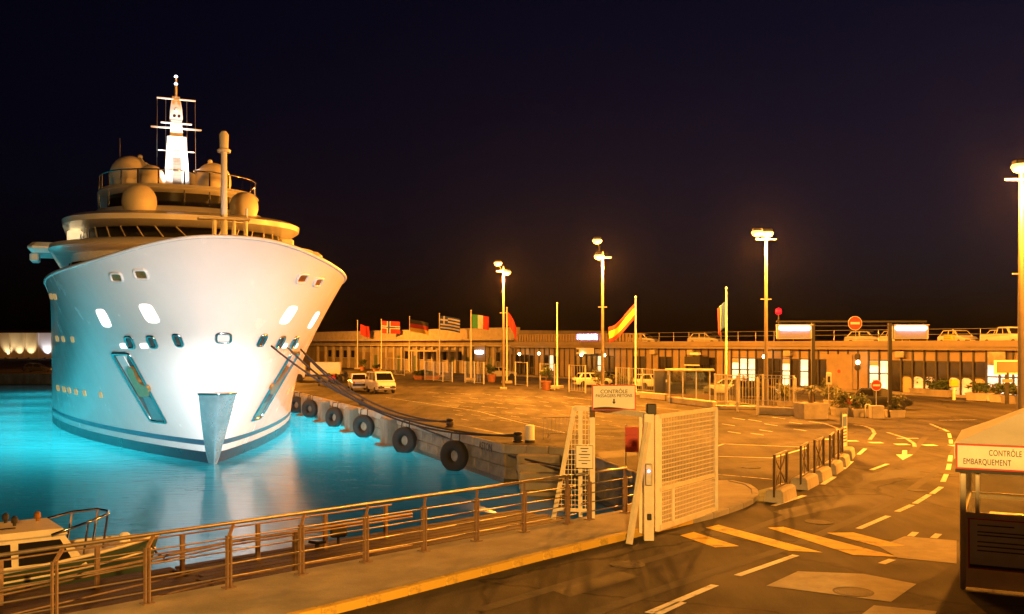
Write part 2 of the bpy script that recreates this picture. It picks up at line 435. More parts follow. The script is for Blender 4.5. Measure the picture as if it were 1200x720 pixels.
# buttresses between the tyres
for k, s_ in enumerate((18.2, 28.2, 38.0, 45.5)):
    nm = ("first", "second", "third", "fourth")[k]
    m_ = MB(); m_.rbox((0, 0, -1.1), (1.5, .9, 1.9), .08)
    m_.rbox((0, -.3, -2.0), (1.8, 1.2, .5), .15)
    o = m_.build("concrete_buttress", M_wall); o.location = QP(s_, .35, .1); o.rotation_euler = (0, 0, math.atan2(-QD.y, -QD.x))
    tag(o, f"{nm} concrete buttress from the steps, standing against the tyre-hung quay wall", "buttress", "buttresses of the long quay")
# tyres
def tyre_prof():
    p = []
    for k in range(16):
        a = 2 * math.pi * k / 16; cx, cz = math.cos(a), math.sin(a)
        q = lambda v: math.copysign(abs(v) ** .6, v)
        p.append((.54 + .25 * q(cx), .22 * q(cz)))
    return p
def make_tyre():
    pr = tyre_prof(); n = 28; vs = []; fs = []
    for i in range(n):
        a = 2 * math.pi * i / n
        for r, z in pr: vs.append((r * math.cos(a), z, r * math.sin(a)))
    for i in range(n):
        j = (i + 1) % n
        for k in range(16): fs.append((i * 16 + k, i * 16 + (k + 1) % 16, j * 16 + (k + 1) % 16, j * 16 + k))
    return MB().add(vs, fs)
ords = ("first", "second", "third", "fourth", "fifth", "sixth")
proto = None
for k, s_ in enumerate((5.0, 13.8, 23.6, 32.9, 42.6, 49.0)):
    rz = math.atan2(-QD.y, -QD.x)
    if proto is None:
        root = thing("tyre_fender", "x", "tyre", QP(s_, .7, -1.02), rz, "tyre fenders on the long quay")
        make_tyre().build("tyre", M_tyre, root, True)
        c_ = MB()
        for sx in (-.28, .28):
            c_.tube([(sx, 0, .5), (sx * .95, .06, .8), (sx * .9, .1, 1.12), (sx * .9, .5, 1.14)], .035, 6)
        c_.build("chain", M_darkm, root); proto = root
    else:
        root = copy_tree(proto); root.location = QP(s_, .7, -1.02 - .05 * (k % 2)); root.rotation_euler = (0, .3 * k, rz)
    root.rotation_euler = (R(random.uniform(-4, 4)), 0, rz + R(34 + 5 * (k % 3)))
    root["label"] = f"{ords[k]} black tyre from the stone steps, hung on the quay wall as a fender"
# bollards and rope piles on the quay edge
def bollard(loc, label):
    b = thing("mooring_bollard", label, "bollard", loc, 0, "mooring bollards on the quay edge")
    MB().lathe([(.24, 0), (.24, .05), (.13, .08), (.12, .3), (.19, .36), (.2, .42), (.12, .47)], n=16).build("bollard_body", M_darkm, b, 40)
    c_ = MB()
    for q in range(3):
        c_.tube([(.17 * math.cos(a), .17 * math.sin(a), .12 + .06 * q) for a in [i * math.pi / 8 for i in range(17)]], .035, 6)
    c_.build("rope_turns", M_rope, b)
    return b
bo1 = bollard(G(607, 518), "dark mooring bollard wrapped in rope beside the white post")
bo2 = bollard(QP(9.5, -.6), "dark mooring bollard between the two tyres nearest the steps")
bo3 = bollard(QP(29.5, -.6), "small dark mooring bollard opposite the third tyre from the steps")
wp = thing("white_post", "white painted round post standing at the quay corner", "post", G(621, 519))
MB().lathe([(.21, 0), (.21, .75), (.19, .8)], n=16).build("post_body", M_signw, wp, 40)
MB().lathe([(.235, 0), (.235, .12), (.215, .13)], n=16).build("black_foot", M_black, wp, 40)
# light steel frame lying by the corner
fr = thing("tubular_barrier", "thin tubular crowd barrier frame standing on the quay by the gate", "barrier", G(660, 514), R(10))
m_ = MB(); m_.tube([(-.95, 0, 0), (-.95, 0, 1.0), (.95, 0, 1.0), (.95, 0, 0)], .022, 6); m_.tube([(-.95, 0, .25), (.95, 0, .25)], .018, 6)
m_.build("frame", M_galv, fr)
for k in range(-4, 5): MB().tube([(k * .19, 0, .25), (k * .19, 0, 1.0)], .009, 5).build("bar", M_galv, fr)
for sx in (-.7, .7): MB().tube([(sx, -.3, .03), (sx, 0, .25), (sx, .3, .03)], .02, 6).build("foot", M_galv, fr)

# lower plank landing along the near quay
ld = thing("plank_landing", "dark wet plank landing below the pavement railing", "landing", RP(0, .35), math.atan2(RE.y, RE.x))
MB().box((-7.5, 2.7, -.9), (34, 5.2, .3)).build("frame", M_darkm, ld)
pk = None
for j in range(18):
    for i in range(3):
        if pk is None:
            m_ = MB(); m_.rbox((0, 0, 0), (11.2, .265, .06), .012); pk = m_.build("plank", M_wood, ld); o = pk
        else: o = pk.copy(); col.objects.link(o)
        o.location = (-18.4 + 11.3 * i + .2 * (j % 2), .3 + j * .29, -.71 + random.uniform(-.006, .006))
for k, (t, w_) in enumerate(((-6.6, 4.2), (2.2, 4.6))):
    b = thing("mooring_cleat", f"small dark mooring cleat on the {'boat' if k == 0 else 'gate'} end of the plank landing", "cleat", RP(t, .35 + w_, -.68), 0)
    m_ = MB(); m_.rbox((0, 0, .08), (.12, .1, .16), .02); m_.tube([(-.22, 0, .2), (0, 0, .17), (.22, 0, .2)], .035, 8); m_.build("horns", M_darkm, b)

# ------------------------------------------------------------------ pavement with kerb stones
KD = Vector((.68, .733, 0))
kerb_pts = [G(440, 706) - KD * 24, G(440, 706), G(620, 659), G(743, 629), G(838, 606), G(872, 594)]
nose = [G(884, 587), G(886, 580), G(876, 573), G(852, 567.5)]
path = [Vector((p.x, p.y, 0)) for p in kerb_pts + nose]
poly = path + [Vector((4.6, 31.2, 0)), RP(8.6, .33), RP(-40, .33)]
m_ = MB(); m_.prism([(p.x, p.y) for p in poly], -.3, .125)
sidewalk = tag(m_.build("sidewalk", M_side), kind="structure")
# kerb stones along the outer edge
def resample(pts, step):
    out = [pts[0]]; acc = 0
    for a, b in zip(pts, pts[1:]):
        L = (b - a).length; d = step - acc
        while d <= L: out.append(a + (b - a) * (d / L)); d += step
        acc = L - (d - step)
    return out
ks = resample(path, .95)
for i, (a, b) in enumerate(zip(ks, ks[1:])):
    mid = (a + b) / 2; tdir = (b - a); rz = math.atan2(tdir.y, tdir.x)
    m_ = MB(); m_.rbox((0, 0, 0), (tdir.length - .012, .2, .34), .022)
    yellow = 3 < i < 36
    o = m_.build("kerb_stone", M_kerb_y if yellow else M_kerb, sidewalk); o.location = (mid.x, mid.y, -.022 + random.uniform(-.004, .004)); o.rotation_euler = (0, 0, rz)

# ------------------------------------------------------------------ road markings (children of the ground)
def mark(name, pts, m, z=.006):
    q = MB(); q.sheet([(*G(px, py).xy, z) for px, py in pts]); return q.build(name, m, ground)
def stroke(name, a, b, w_, m, z=.006):
    a, b = G(*a), G(*b); t = (b - a).normalized(); u = Vector((-t.y, t.x, 0)) * w_ / 2
    q = MB(); q.sheet([(*(p.xy), z) for p in (a - u, b - u, b + u, a + u)]); return q.build(name, m, ground)
for a, b in (((990, 517), (1005, 517)), ((1019, 519), (1034, 519)), ((1049, 521), (1065, 521)), ((1082, 522), (1097, 522)), ((1113, 522.5), (1127, 522.5)), ((962, 515), (976, 515))):
    stroke("crossing_block", a, b, .52, M_white_line)
stroke("stop_line", (1051, 514), (1076, 514), .2, M_white_line)
mark("direction_arrow", [(1057.5, 528), (1063, 528), (1063, 533), (1070, 533), (1058, 539.5), (1050, 533), (1057, 533)], M_white_line)
for a, b in (((1105, 503), (1111, 506)), ((1112, 508), (1113.5, 513.5)), ((1114, 515.5), (1114.5, 520)), ((1114, 534), (1113, 541)), ((1112.5, 544), (1111, 551)), ((1109, 556), (1105, 565)),
             ((1103, 571), (1092, 579)), ((1089, 580), (1072, 590.5)), ((1069, 592), (1051, 600)), ((1041, 605), (1006, 620)),
             ((1014, 526), (1006, 533)), ((998, 541), (988, 550)), ((1040, 544), (1021, 551)), ((978, 559), (964, 568)), ((943, 581), (906, 593)),
             ((933, 651), (864, 675)), ((838, 686), (760, 719)), ((1046, 656), (1033, 661)), ((1073, 624), (1067, 629)), ((1100, 626), (1094, 631)), ((800, 706), (770, 720))):
    stroke("lane_dash", a, b, .16, M_white_line)
for a, b in (((1000, 498), (1013, 499.5)), ((1013, 499.5), (1022, 503)), ((1022, 503), (1025, 508)), ((1025, 508), (1019, 516)), ((948, 494), (968, 497)), ((968, 497), (981, 502)), ((981, 502), (984, 508)),
             ((1040, 507), (1062, 514)), ((1062, 514), (1071, 520)), ((1071, 520), (1072, 524)), ((1100, 493), (1145, 492)), ((1090, 497), (1104, 503))):
    stroke("lane_curve", a, b, .17, M_faint_line)
for a, b in (((838, 524), (848, 520.5)), ((848, 520.5), (946, 524.5)), ((838, 535), (905, 537)), ((905, 537), (946, 525))):
    stroke("bay_line", a, b, .12, M_white_line)
for px, py in ((846, 497), (853, 506), (877, 492), (896, 497), (890, 504), (880, 508), (905, 489), (930, 503), (925, 495), (858, 490)):
    stroke("bay_tick", (px, py), (px + 15, py + 2.2), .10, M_white_line)
random.seed(11)
for r_ in range(7):
    for c_ in range(9):
        px = 500 + c_ * 21 + r_ * 7 + random.uniform(-4, 4); py = 459.5 + r_ * 5.2 + c_ * .9 + random.uniform(-.6, .6)
        if px > 760 or px < 480: continue
        stroke("bay_tick", (px, py), (px + random.uniform(8, 15), py + 1.5), .08, M_faint_line)
for a, b in (((452, 466), (560, 482)), ((560, 482), (600, 493)), ((600, 493), (668, 509)), ((668, 509), (720, 512)), ((838, 556), (905, 562)), ((660, 465), (840, 486)), ((1120, 470), (1200, 474))):
    stroke("bay_line", a, b, .1, M_faint_line)
stroke("asphalt_joint", (480, 487), (600, 511), .1, M_black, .004)
M_newtar = mat("fresh_tar", (.028, .026, .024), .7, var=.4, scale=3, bump=.3)
for pts in ([(905, 600), (990, 582), (1012, 588), (928, 607)], [(640, 690), (720, 668), (750, 676), (668, 700)], [(1010, 556), (1075, 548), (1080, 556), (1012, 566)], [(700, 530), (742, 527), (748, 534), (704, 538)], [(480, 470), (540, 474), (536, 478), (476, 474)]):
    mark("tar_patch", pts, M_newtar, .004)
M_iron = mat("cast_iron", (.035, .03, .026), .7, metal=.0, var=.4, scale=12, bump=.6)
for px, py, r_ in ((735, 662, .36), (960, 612, .36), (880, 548, .36), (590, 488, .36), (1075, 575, .3), (1000, 694, .36)):
    c = G(px, py); q = MB(); q.lathe([(r_, .002), (r_, .012), (r_ * .86, .012), (r_ * .85, .006), (r_ * .8, .011), (.02, .011)], (c.x, c.y, 0), 24); q.build("manhole_cover", M_iron, ground)
for off in (0, 1.55):
    pts_ = [G(px, py) for px, py in ((560, 716), (720, 668), (860, 628), (980, 584), (1060, 540), (1085, 512))]
    for i in range(5):
        a, b = pts_[i], pts_[i + 1]; t = (b - a).normalized(); u = Vector((t.y, -t.x, 0)); w_ = u * .14; a, b = a + u * off, b + u * off
        q = MB(); q.sheet([(*(p.xy), .0045) for p in (a - w_, b - w_, b + w_, a + w_)]); q.build("tyre_track", worn_track, ground)
# yellow hatching before the gate and lit strips between shadows, painted pale
for pts in ([(797, 628), (813, 624), (866, 640.5), (838, 642)], [(827, 619), (842, 615.5), (964, 648), (925, 646)], [(900, 619), (918, 618), (1052, 653), (1000, 651)], [(969, 625), (1000, 624.5), (1060, 640), (1030, 641)]):
    mark("yellow_hatch", pts, M_yellow_line, .008)
mark("lit_patch", [(1030, 641), (1060, 629), (1121, 634), (1121, 661), (1052, 654)], M_lit_patch, .007)
mark("lit_patch", [(935, 670), (1012, 673), (1074, 685), (1044, 706), (898, 687)], M_lit_patch, .007)
mark("lit_patch", [(1024, 710), (1098, 717), (1090, 732), (1000, 728)], M_lit_patch, .007)
mark("green_patch", [(858, 583), (905, 571), (925, 577), (896, 590)], mat("green_paint", (.13, .17, .10), .8, var=.5, scale=2), .007)

# ------------------------------------------------------------------ the big yacht
YB = Vector((-15.5, 51.0, WATER_Z)); YROT = math.atan2(.925, -.38)
yacht = thing("motor_yacht", "huge white motor yacht moored bow-on beside the quay, glowing cyan underwater lights", "yacht", YB, YROT)
YM = Matrix.Translation(YB) @ Matrix.Rotation(YROT, 4, 'Z'); YI = YM.inverted()
BEAM = 8.6; LOA = 98.0
def deck_b(x):
    t = min(1, max(0, (x + 7.5) / 22)); b = BEAM * (max(0, 1 - (1 - t) ** 2)) ** (1 / 2.5)
    b += .95 * min(1, max(0, (x - 10) / 28)) ** 1.3
    if x > 70: b *= 1 - .18 * ((x - 70) / 28) ** 2
    return b
def wl_b(x):
    t = min(1, max(0, x / 40)); b = 9.45 * (1 - (1 - t) ** 2)
    if x > 70: b *= 1 - .22 * ((x - 70) / 28) ** 2
    return b
def sheer(x): return 9.95 + 1.1 * math.exp(-((x + 7.5) / 2.6))
def hull(xd, z, sgn=1):
    u = z / sheer(xd); g_ = math.copysign(abs(u) ** 1.12, u)
    xw = xd + 7.5 * math.exp(-(xd + 7.5) / 16)
    x = xw + (xd - xw) * g_
    b = wl_b(xw) + (deck_b(xd) - wl_b(xw)) * g_
    return Vector((x, sgn * max(0, b), z))
stations = [-7.5 + 105.5 * (k / 90) ** 2.1 for k in range(91)]
def hull_band(zfun, n):
    """rows of hull points, port gunwale round the stem to starboard"""
    rows = []
    for r_ in range(n + 1):
        row = []
        for xd in reversed(stations): row.append(hull(xd, zfun(xd, r_ / n), -1))
        for xd in stations[1:]: row.append(hull(xd, zfun(xd, r_ / n), 1))
        rows.append(row)
    m_ = MB(); L = len(rows[0]); vs = [p for r_ in rows for p in r_]
    fs = [(i * L + k, i * L + k + 1, i * L + L + k + 1, i * L + L + k) for i in range(n) for k in range(L - 1)]
    return m_.add(vs, fs)
hm = hull_band(lambda x, t: 1.28 + (sheer(x) - 1.28) * t, 16)
hull_o = hm.build("hull", M_yacht, yacht, True)
hull_band(lambda x, t: .98 + .30 * t, 1).build("boot_stripe", M_yblue, yacht, True)
hull_band(lambda x, t: .62 + .36 * t, 1).build("white_stripe", M_yacht, yacht, True)
hull_band(lambda x, t: -1.6 + 2.22 * t, 3).build("boot_top", M_yboot, yacht, True)
BVH = BVHTree.FromPolygons([Vector(v) for v in hm.v], hm.f)
CO = YI @ Vector((0, 0, CAM_H))
def onhull(px, py):
    d = (YI.to_3x3() @ Vector(((px - 600) / F, 1, -(py - HZ) / F))).normalized()
    h, n, i, dist = BVH.ray_cast(CO, d)
    if h is None: return None, None
    if n.dot(d) > 0: n = -n
    return h, n
def fairing(pts, k=4, c_=.3):
    """rounded outline through a quad of photo points"""
    out = []; n = len(pts)
    for i in range(n):
        a, b, c = Vector(pts[i - 1]), Vector(pts[i]), Vector(pts[(i + 1) % n])
        p0 = b + (a - b) * c_; p1 = b + (c - b) * c_
        for q in range(k):
            t = q / (k - 1); out.append(((1 - t) ** 2) * p0 + 2 * t * (1 - t) * b + t * t * p1)
    return [(p.x, p.y) for p in out]
def patch(name, pts, m, off=.03, mirror=True, rounded=True, parent=None, c_=.3):
    """shallow fitting bedded on the plating, and its twin on the other side"""
    pp = fairing(pts, 4, c_) if rounded else pts
    hits = [onhull(*p) for p in pp]
    if any(h is None for h, n in hits): return []
    objs = []
    for s_ in ((1, -1) if mirror else (1,)):
        vs = []
        for h, n in hits: q = h + n * off; vs.append((q.x, q.y * s_, q.z))
        for h, n in hits: q = h - n * .15; vs.append((q.x, q.y * s_, q.z))
        k = len(hits); fs = [tuple(range(k)), tuple(range(2 * k - 1, k - 1, -1))] + [(i, (i + 1) % k, k + (i + 1) % k, k + i) for i in range(k)]
        objs.append(MB().add(vs, fs).build(name, m, parent or yacht))
    return objs
def ring(name, pts, m, r=.05, mirror=True, rounded=True, off=.03, c_=.3):
    pp = fairing(pts, 4, c_) if rounded else pts
    hits = [onhull(*p) for p in pp]
    if any(h is None for h, n in hits): return
    for s_ in ((1, -1) if mirror else (1,)):
        loop = [Vector(((h + n * off).x, (h + n * off).y * s_, (h + n * off).z)) for h, n in hits]
        MB().tube(loop + [loop[0]], r, 6, False).build(name, m, yacht, True)
M_bright = glow("lit_hull_window", (1.0, .98, .92), 1.6, .1)
M_amber = glow("cabin_window_glow", (1.0, .42, .12), .35, .3, 2)
def quadc(cx, cy, w_, h_, sk): return [(cx - w_ / 2 - sk, cy - h_ / 2), (cx + w_ / 2 - sk, cy - h_ / 2), (cx + w_ / 2 + sk, cy + h_ / 2), (cx - w_ / 2 + sk, cy + h_ / 2)]
for q in (quadc(137, 325, 13, 10, 1.5), quadc(165.5, 321.5, 15, 11, 2)):
    patch("freeing_port", q, M_bronze, .02); ring("port_rim", q, M_yacht, .07)
for q in (quadc(121.5, 373, 11, 21, 5), quadc(175, 367.5, 16, 22, 6)): patch("hull_window", q, M_bright, .025)
for q in (quadc(145.5, 405.5, 9, 6, 1), quadc(169, 405.5, 9, 6, 1)): patch("small_port", q, M_bright, .025)
for q in (quadc(153, 401, 8, 13, 2.5), quadc(179, 400.5, 8, 13, 2.5), quadc(209, 398.5, 8, 13, 2.5)):
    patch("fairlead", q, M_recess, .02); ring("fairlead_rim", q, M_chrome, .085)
q = quadc(262, 396, 17, 11, 0)
patch("bow_fairlead", q, M_yacht, .02, False); ring("fairlead_rim", q, M_chrome, .07, False)
# anchor pocket: frame, dark recess, anchor and lower plate
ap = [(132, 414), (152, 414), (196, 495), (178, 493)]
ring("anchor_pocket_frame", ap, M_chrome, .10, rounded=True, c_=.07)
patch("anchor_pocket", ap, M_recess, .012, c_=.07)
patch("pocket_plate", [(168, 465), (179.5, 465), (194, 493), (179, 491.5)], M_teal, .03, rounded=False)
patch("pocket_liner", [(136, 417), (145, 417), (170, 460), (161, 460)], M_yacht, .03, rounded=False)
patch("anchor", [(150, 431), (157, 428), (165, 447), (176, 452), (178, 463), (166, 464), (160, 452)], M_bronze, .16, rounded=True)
for row in ([(62, 397), (67, 397), (74, 397.5), (85, 398)], [(60, 347.5), (64.5, 348)], [(63, 453), (68, 455), (75, 456.5), (81, 457.5), (89, 459.5), (99, 461), (118, 463)]):
    for cx, cy in row: patch("cabin_port", quadc(cx, cy, 3.6, 7, .8), M_amber, .02)
# polished stem plate
rows = []
for k in range(13):
    z = -.35 + 4.1 * k / 12; hw = .22 + .68 * (max(0, z) / 3.75) ** .8; row = []
    for j in range(-6, 7):
        y = hw * abs(j) / 6; lo, hi = -7.5, 8.0
        for _ in range(30):
            md = (lo + hi) / 2
            if hull(md, z).y < y: lo = md
            else: hi = md
        p = hull(lo, z); row.append(Vector((p.x - .06 - .30 * (1 - abs(j) / 6), math.copysign(y, j) * 1.02, z)))
    rows.append(row)
vs = [p for r_ in rows for p in r_]; fs = [(i * 13 + k, i * 13 + k + 1, i * 13 + 14 + k, i * 13 + 13 + k) for i in range(12) for k in range(12)]
MB().add(vs, fs).build("stem_plate", M_stem, yacht, True)
m_ = MB(); tp = rows[-1]; m_.tube(tp, .07, 6); m_.build("stem_plate_lip", M_chrome, yacht, True)
# foredeck, bulwark cap, transom
dk = [(hull(x, 9.0).x, hull(x, 9.0).y * .985) for x in stations[1:]]
dl = [(x, b, 9.0) for x, b in dk] + [(x, -b, 9.0) for x, b in reversed(dk)]
MB().sheet(dl).build("deck", M_ydeck, yacht)
cap_ = [hull(x, sheer(x), -1) for x in reversed(stations)] + [hull(x, sheer(x), 1) for x in stations[1:]]
MB().tube(cap_, .09, 6).build("bulwark_cap", M_yacht, yacht, True)
tr_ = [hull(98, z, 1) for z in (-1.6, 1, 4, 7, 9.95)] + [hull(98, z, -1) for z in (9.95, 7, 4, 1, -1.6)]
MB().sheet(tr_).build("transom", M_yacht, yacht)
# superstructure
def plan(xf, w_, xa, z, nose_=6.0, n=18, p=2.3):
    """deckhouse outline with a rounded front"""
    pts = []
    for k in range(n + 1):
        a = math.pi / 2 * k / n
        pts.append((xf + nose_ * (1 - math.cos(a) ** (2 / p)), w_ * math.sin(a) ** (2 / p), z))
    pts.append((xa, w_, z)); half = pts
    return [Vector(q) for q in half] + [Vector((x, -y, zz)) for x, y, zz in reversed(half[1:])]
def house(name, levels, m, smooth=40):
    return MB().loft([plan(*l) for l in levels]).build(name, m, yacht, smooth)
house("deckhouse", [(12.5, 7.6, 84, 9.0, 7), (13.2, 7.4, 84, 12.2, 7)], M_yacht)
house("deckhouse_windows", [(12.75, 7.63, 80, 10.6, 7), (12.95, 7.56, 80, 11.6, 7)], M_glassd)
house("deckhouse_roof", [(11.6, 8.3, 86, 12.2, 7.5), (11.2, 8.75, 86, 12.45, 7.5), (11.5, 8.7, 86, 12.75, 7.5), (13.5, 7.9, 86, 13.1, 7.5)], M_yacht)
for s_ in (1, -1):
    wg = MB(); wg.rbox((25.5, s_ * 9.0, 13.0), (5.5, 2.6, .75), .3); o = wg.build("bridge_wing", M_yacht, yacht)
    wg = MB(); wg.rbox((24.5, s_ * 9.9, 12.35), (2.0, .6, .6), .1); wg.build("wing_fairing", M_yacht, yacht)
house("bridge_windows", [(15.6, 7.1, 48, 13.1, 6.5), (17.0, 6.9, 48, 14.15, 6.5)], M_glassd)
# slanted window mullions round the bridge front
bot = plan(15.5, 7.15, 48, 13.1, 6.5); top = plan(16.9, 6.95, 48, 14.15, 6.5)
for k in list(range(0, 17, 2)):
    for s_ in ((1,) if k == 0 else (1, -1)):
        a, b = bot[k], top[min(k + 1, 17)]
        MB().tube([(a.x - .03, a.y * s_ * 1.01, a.z), (b.x - .03, b.y * s_ * 1.01, b.z)], .05, 6).build("window_mullion", M_radome, yacht)
for s_ in (1, -1):
    m_ = MB(); m_.rbox((22.3, s_ * 7.2, 13.55), (3.4, 1.0, .98), .12); m_.build("wing_console", glow("wing_console_glow", (1.0, .78, .42), .9, .15) if s_ == 1 else M_yacht, yacht)  # one console glows in place of light falling on its cream surface
house("bridge_brow", [(15.2, 7.5, 52, 14.15, 7), (14.3, 8.0, 52, 14.35, 7), (14.3, 8.05, 52, 14.7, 7), (15.2, 7.7, 52, 15.0, 7), (17.6, 6.9, 52, 15.15, 7)], M_yacht)
house("upper_house", [(18.6, 6.3, 48, 15.15, 6), (19.6, 6.0, 48, 15.9, 6), (21.5, 5.6, 48, 16.2, 6)], M_yacht)
house("upper_windows", [(22.4, 5.2, 46, 16.2, 5), (22.6, 5.15, 46, 17.3, 5)], M_glassd)
house("sun_deck", [(21.4, 5.6, 46, 17.3, 5.5), (21.0, 5.85, 46, 17.45, 5.5), (21.3, 5.7, 46, 17.72, 5.5)], M_yacht)
house("funnel", [(33.0, 2.1, 44, 17.7, 2.5), (33.8, 1.9, 43, 20.8, 2.5)], mat("funnel_blue_grey", (.24, .26, .34), .4, var=.1, scale=1))
rl = plan(21.4, 5.7, 44, 18.75, 5.5)
MB().tube(rl[:-1] if False else [rl[i] for i in range(len(rl))], .06, 6).build("deck_rail", M_chrome, yacht, True)
for k in range(0, len(rl), 3):
    p = rl[k]; MB().tube([(p.x, p.y, 16.3 if k % 6 == 0 else 17.6), (p.x, p.y, 18.75)], .055, 6).build("rail_stanchion", M_chrome, yacht)
def radome(x, y, z0, zt, r, lab=None):
    m_ = MB(); c = zt - r
    prof = [(r * .8, z0), (r * .86, z0 + (c - z0) * .4), (r, c - r * .25), (r, c)] + [(r * math.cos(R(a)), c + r * math.sin(R(a))) for a in (15, 30, 45, 58, 70, 80)] + [(.02, zt)]
    if z0 > c - r * .3: prof = prof[2:]
    return m_.lathe(prof, (x, y, 0), 28).build("radome", M_radome, yacht, 50)
radome(32, 3.42, 17.7, 21.4, 1.6); radome(32, -3.0, 17.7, 21.3, 1.45); radome(28, 2.0, 17.7, 20.1, 1.05); radome(28, -2.56, 17.7, 19.95, 1.1)
radome(19.2, 3.1, 14.9, 17.25, 1.15); radome(19.2, -3.9, 14.9, 17.1, 1.0)
# main mast
m_ = MB()
def sq(x, hx, hy, z): return [Vector((x - hx, -hy, z)), Vector((x - hx, hy, z)), Vector((x + hx * 1.8, hy, z)), Vector((x + hx * 1.8, -hy, z))]
m_.loft([sq(30, .8, 1.0, 17.7), sq(30.3, .6, .86, 20.5), sq(30.6, .5, .72, 22.9)])
mast = m_.build("mast", M_yacht, yacht)
MB().loft([[Vector((29.17, -.36, 17.8)), Vector((29.17, .36, 17.8)), Vector((29.4, .36, 17.8)), Vector((29.4, -.36, 17.8))], [Vector((30.03, -.3, 22.3)), Vector((30.03, .3, 22.3)), Vector((30.3, .3, 22.3)), Vector((30.3, -.3, 22.3))]]).build("ladder_panel", mat("ladder_grey", (.16, .13, .10), .6), mast)
for k in range(14):
    z = 18.1 + k * .3; x = 29.14 + (z - 17.8) * .191; MB().box((x, 0, z), (.05, .62, .06)).build("ladder_rung", M_tan2, mast)
MB().loft([sq(30.8, .38, .5, 22.9), sq(30.9, .3, .42, 24.3), sq(31, .34, .5, 24.4), sq(31, .3, .46, 25.2), sq(31.1, .2, .3, 26.3)]).build("upper_mast", M_yacht, mast)
MB().tube([(31.1, 0, 26.2), (31.1, 0, 27.9)], .12, 8, r2=.07).build("mast_pole", M_radome, mast)
for z in (27.3, 27.9): MB().lathe([(.12, z), (.14, z + .08), (.06, z + .16)], (31.1, 0, 0), 12).build("mast_light", M_tube, mast)
for z, hw in ((23.65, 1.95), (24.05, 1.2), (26.0, 1.5)):
    MB().rbox((30.6, 0, z), (.16, hw * 2, .13), .03).build("yardarm", M_yacht, mast)
MB().rbox((30.1, 0, 25.05), (.3, .4, .35), .08).build("radar_housing", M_yacht, mast)
for s_ in (1, -1):
    MB().tube([(30.2, s_ * .18, 24.55), (30.0, s_ * .18, 24.55)], .12, 10).build("searchlight", M_black, mast)
    MB().tube([(30.6, s_ * 1.45, 26), (30.4, s_ * 1.5, 17.8)], .012, 4).build("halyard", M_galv, mast)
    MB().tube([(30.6, s_ * .8, 26), (30.4, s_ * .85, 17.8)], .010, 4).build("halyard", M_galv, mast)
    MB().tube([(31.5, s_ * 1.4, 20.4), (31.5, s_ * 2.4, 20.9), (31.5, s_ * 2.7, 21.3)], .05, 6).build("lamp_arm", M_yacht, mast)
    MB().dome((31.5, s_ * 2.7, 21.3), .2, 10, -.1).build("deck_lamp", M_yacht, mast)
    MB().box((30.6, s_ * .95, 21.8), (.1, .9, .08)).build("spreader", M_yacht, mast)
MB().tube([(33, 4.2, 20.5), (33, 4.2, 23)], .02, 5).build("whip_aerial", M_galv, yacht)
MB().tube([(33, -3.9, 20.5), (33, -3.9, 22.6)], .02, 5).build("whip_aerial", M_galv, yacht)
for s_ in (1, -1):
    lamp("mast_flood", 'SPOT', (25.2, s_ * .8, 17.95), 4200, (1, .97, .92), yacht, .12, None, 40, .7)
    o = yacht.children[-1]
    fl = [c for c in yacht.children if c.type == 'LIGHT'][-1]
    fl.rotation_euler = (Vector((30.4, s_ * .2, 21.4)) - fl.location).to_track_quat('-Z', 'Y').to_euler()
    MB().rbox((24.9, s_ * .8, 17.8), (.25, .3, .2), .04).build("flood_housing", M_yacht, yacht)
tl_ = lamp("mast_flood", 'SPOT', (27.0, 0, 17.95), 5200, (1, .98, .95), yacht, .12, None, 26, .7)
tl_.rotation_euler = (Vector((30.8, 0, 25.2)) - tl_.location).to_track_quat('-Z', 'Y').to_euler()
# foremast at the bow with its platform
fm = MB(); fm.tube([(-4.9, 0, 9.0), (-4.9, 0, 15.6)], .17, 12, r2=.14); fmo = fm.build("foremast", M_radome, yacht, 50)
MB().lathe([(.3, 15.3), (.32, 15.42), (.2, 15.5), (.22, 16.15), (.12, 16.3)], (-4.9, 0, 0), 12).build("anchor_light", M_radome, fmo, 40)
MB().rbox((-4.9, 0, 12.15), (.7, 2.4, .12), .04).build("lookout_platform", M_radome, fmo)
for y in (-1.0, -.45, .45): MB().tube([(-4.9, y, 9.0), (-4.9, y, 12.1)], .1, 8).build("platform_leg", M_radome, fmo)
MB().tube([(-4.9, -1.05, 12.1), (-4.9, -1.05, 12.7)], .05, 6).build("rail_stanchion", M_radome, fmo)
# underwater lights along the hull, and an added flood lamp on the landing for the bow
CY = (.13, .80, 1.0)
UW = 3800.0
for k, x in enumerate((6, 13, 21, 30, 40, 52, 66, 82)):
    for s_ in (1, -1):
        lamp("underwater_light", 'POINT', (x, s_ * (wl_b(x) + 3.4), -6.3), UW * (.55 if x < 10 else 1.0), CY, yacht, .6)

# mooring lines from the bow fairleads to the bollards
def rope(a, b, sag, label, r=.05, n=26, via=None):
    a, b = Vector(a), Vector(b); pts = []
    for k in range(n + 1):
        t = k / n; p = a.lerp(b, t); p.z -= sag * 4 * t * (1 - t) * (1 - .25 * (t - .5)); pts.append(p)
    o = MB().tube(pts, r, 6).build("mooring_line", M_rope, None, True)
    return tag(o, label, "rope", "bow mooring lines of the yacht")
def hp(px, py): h, n = onhull(px, py); return YM @ (h + n * .12)
f1, f2, f3 = hp(316, 404), hp(335, 406), hp(350, 408)
b1, b2, b3 = G(607, 518) + Vector((0, 0, .25)), QP(9.5, -.6, .25), QP(29.5, -.6, .25)
rope(f1, b1, 1.2, "thick dark mooring line from the foremost fairlead to the bollard by the white post")
rope(f2, b1 + Vector((0, 0, .08)), 1.5, "dark mooring line from the middle fairlead to the bollard by the white post")
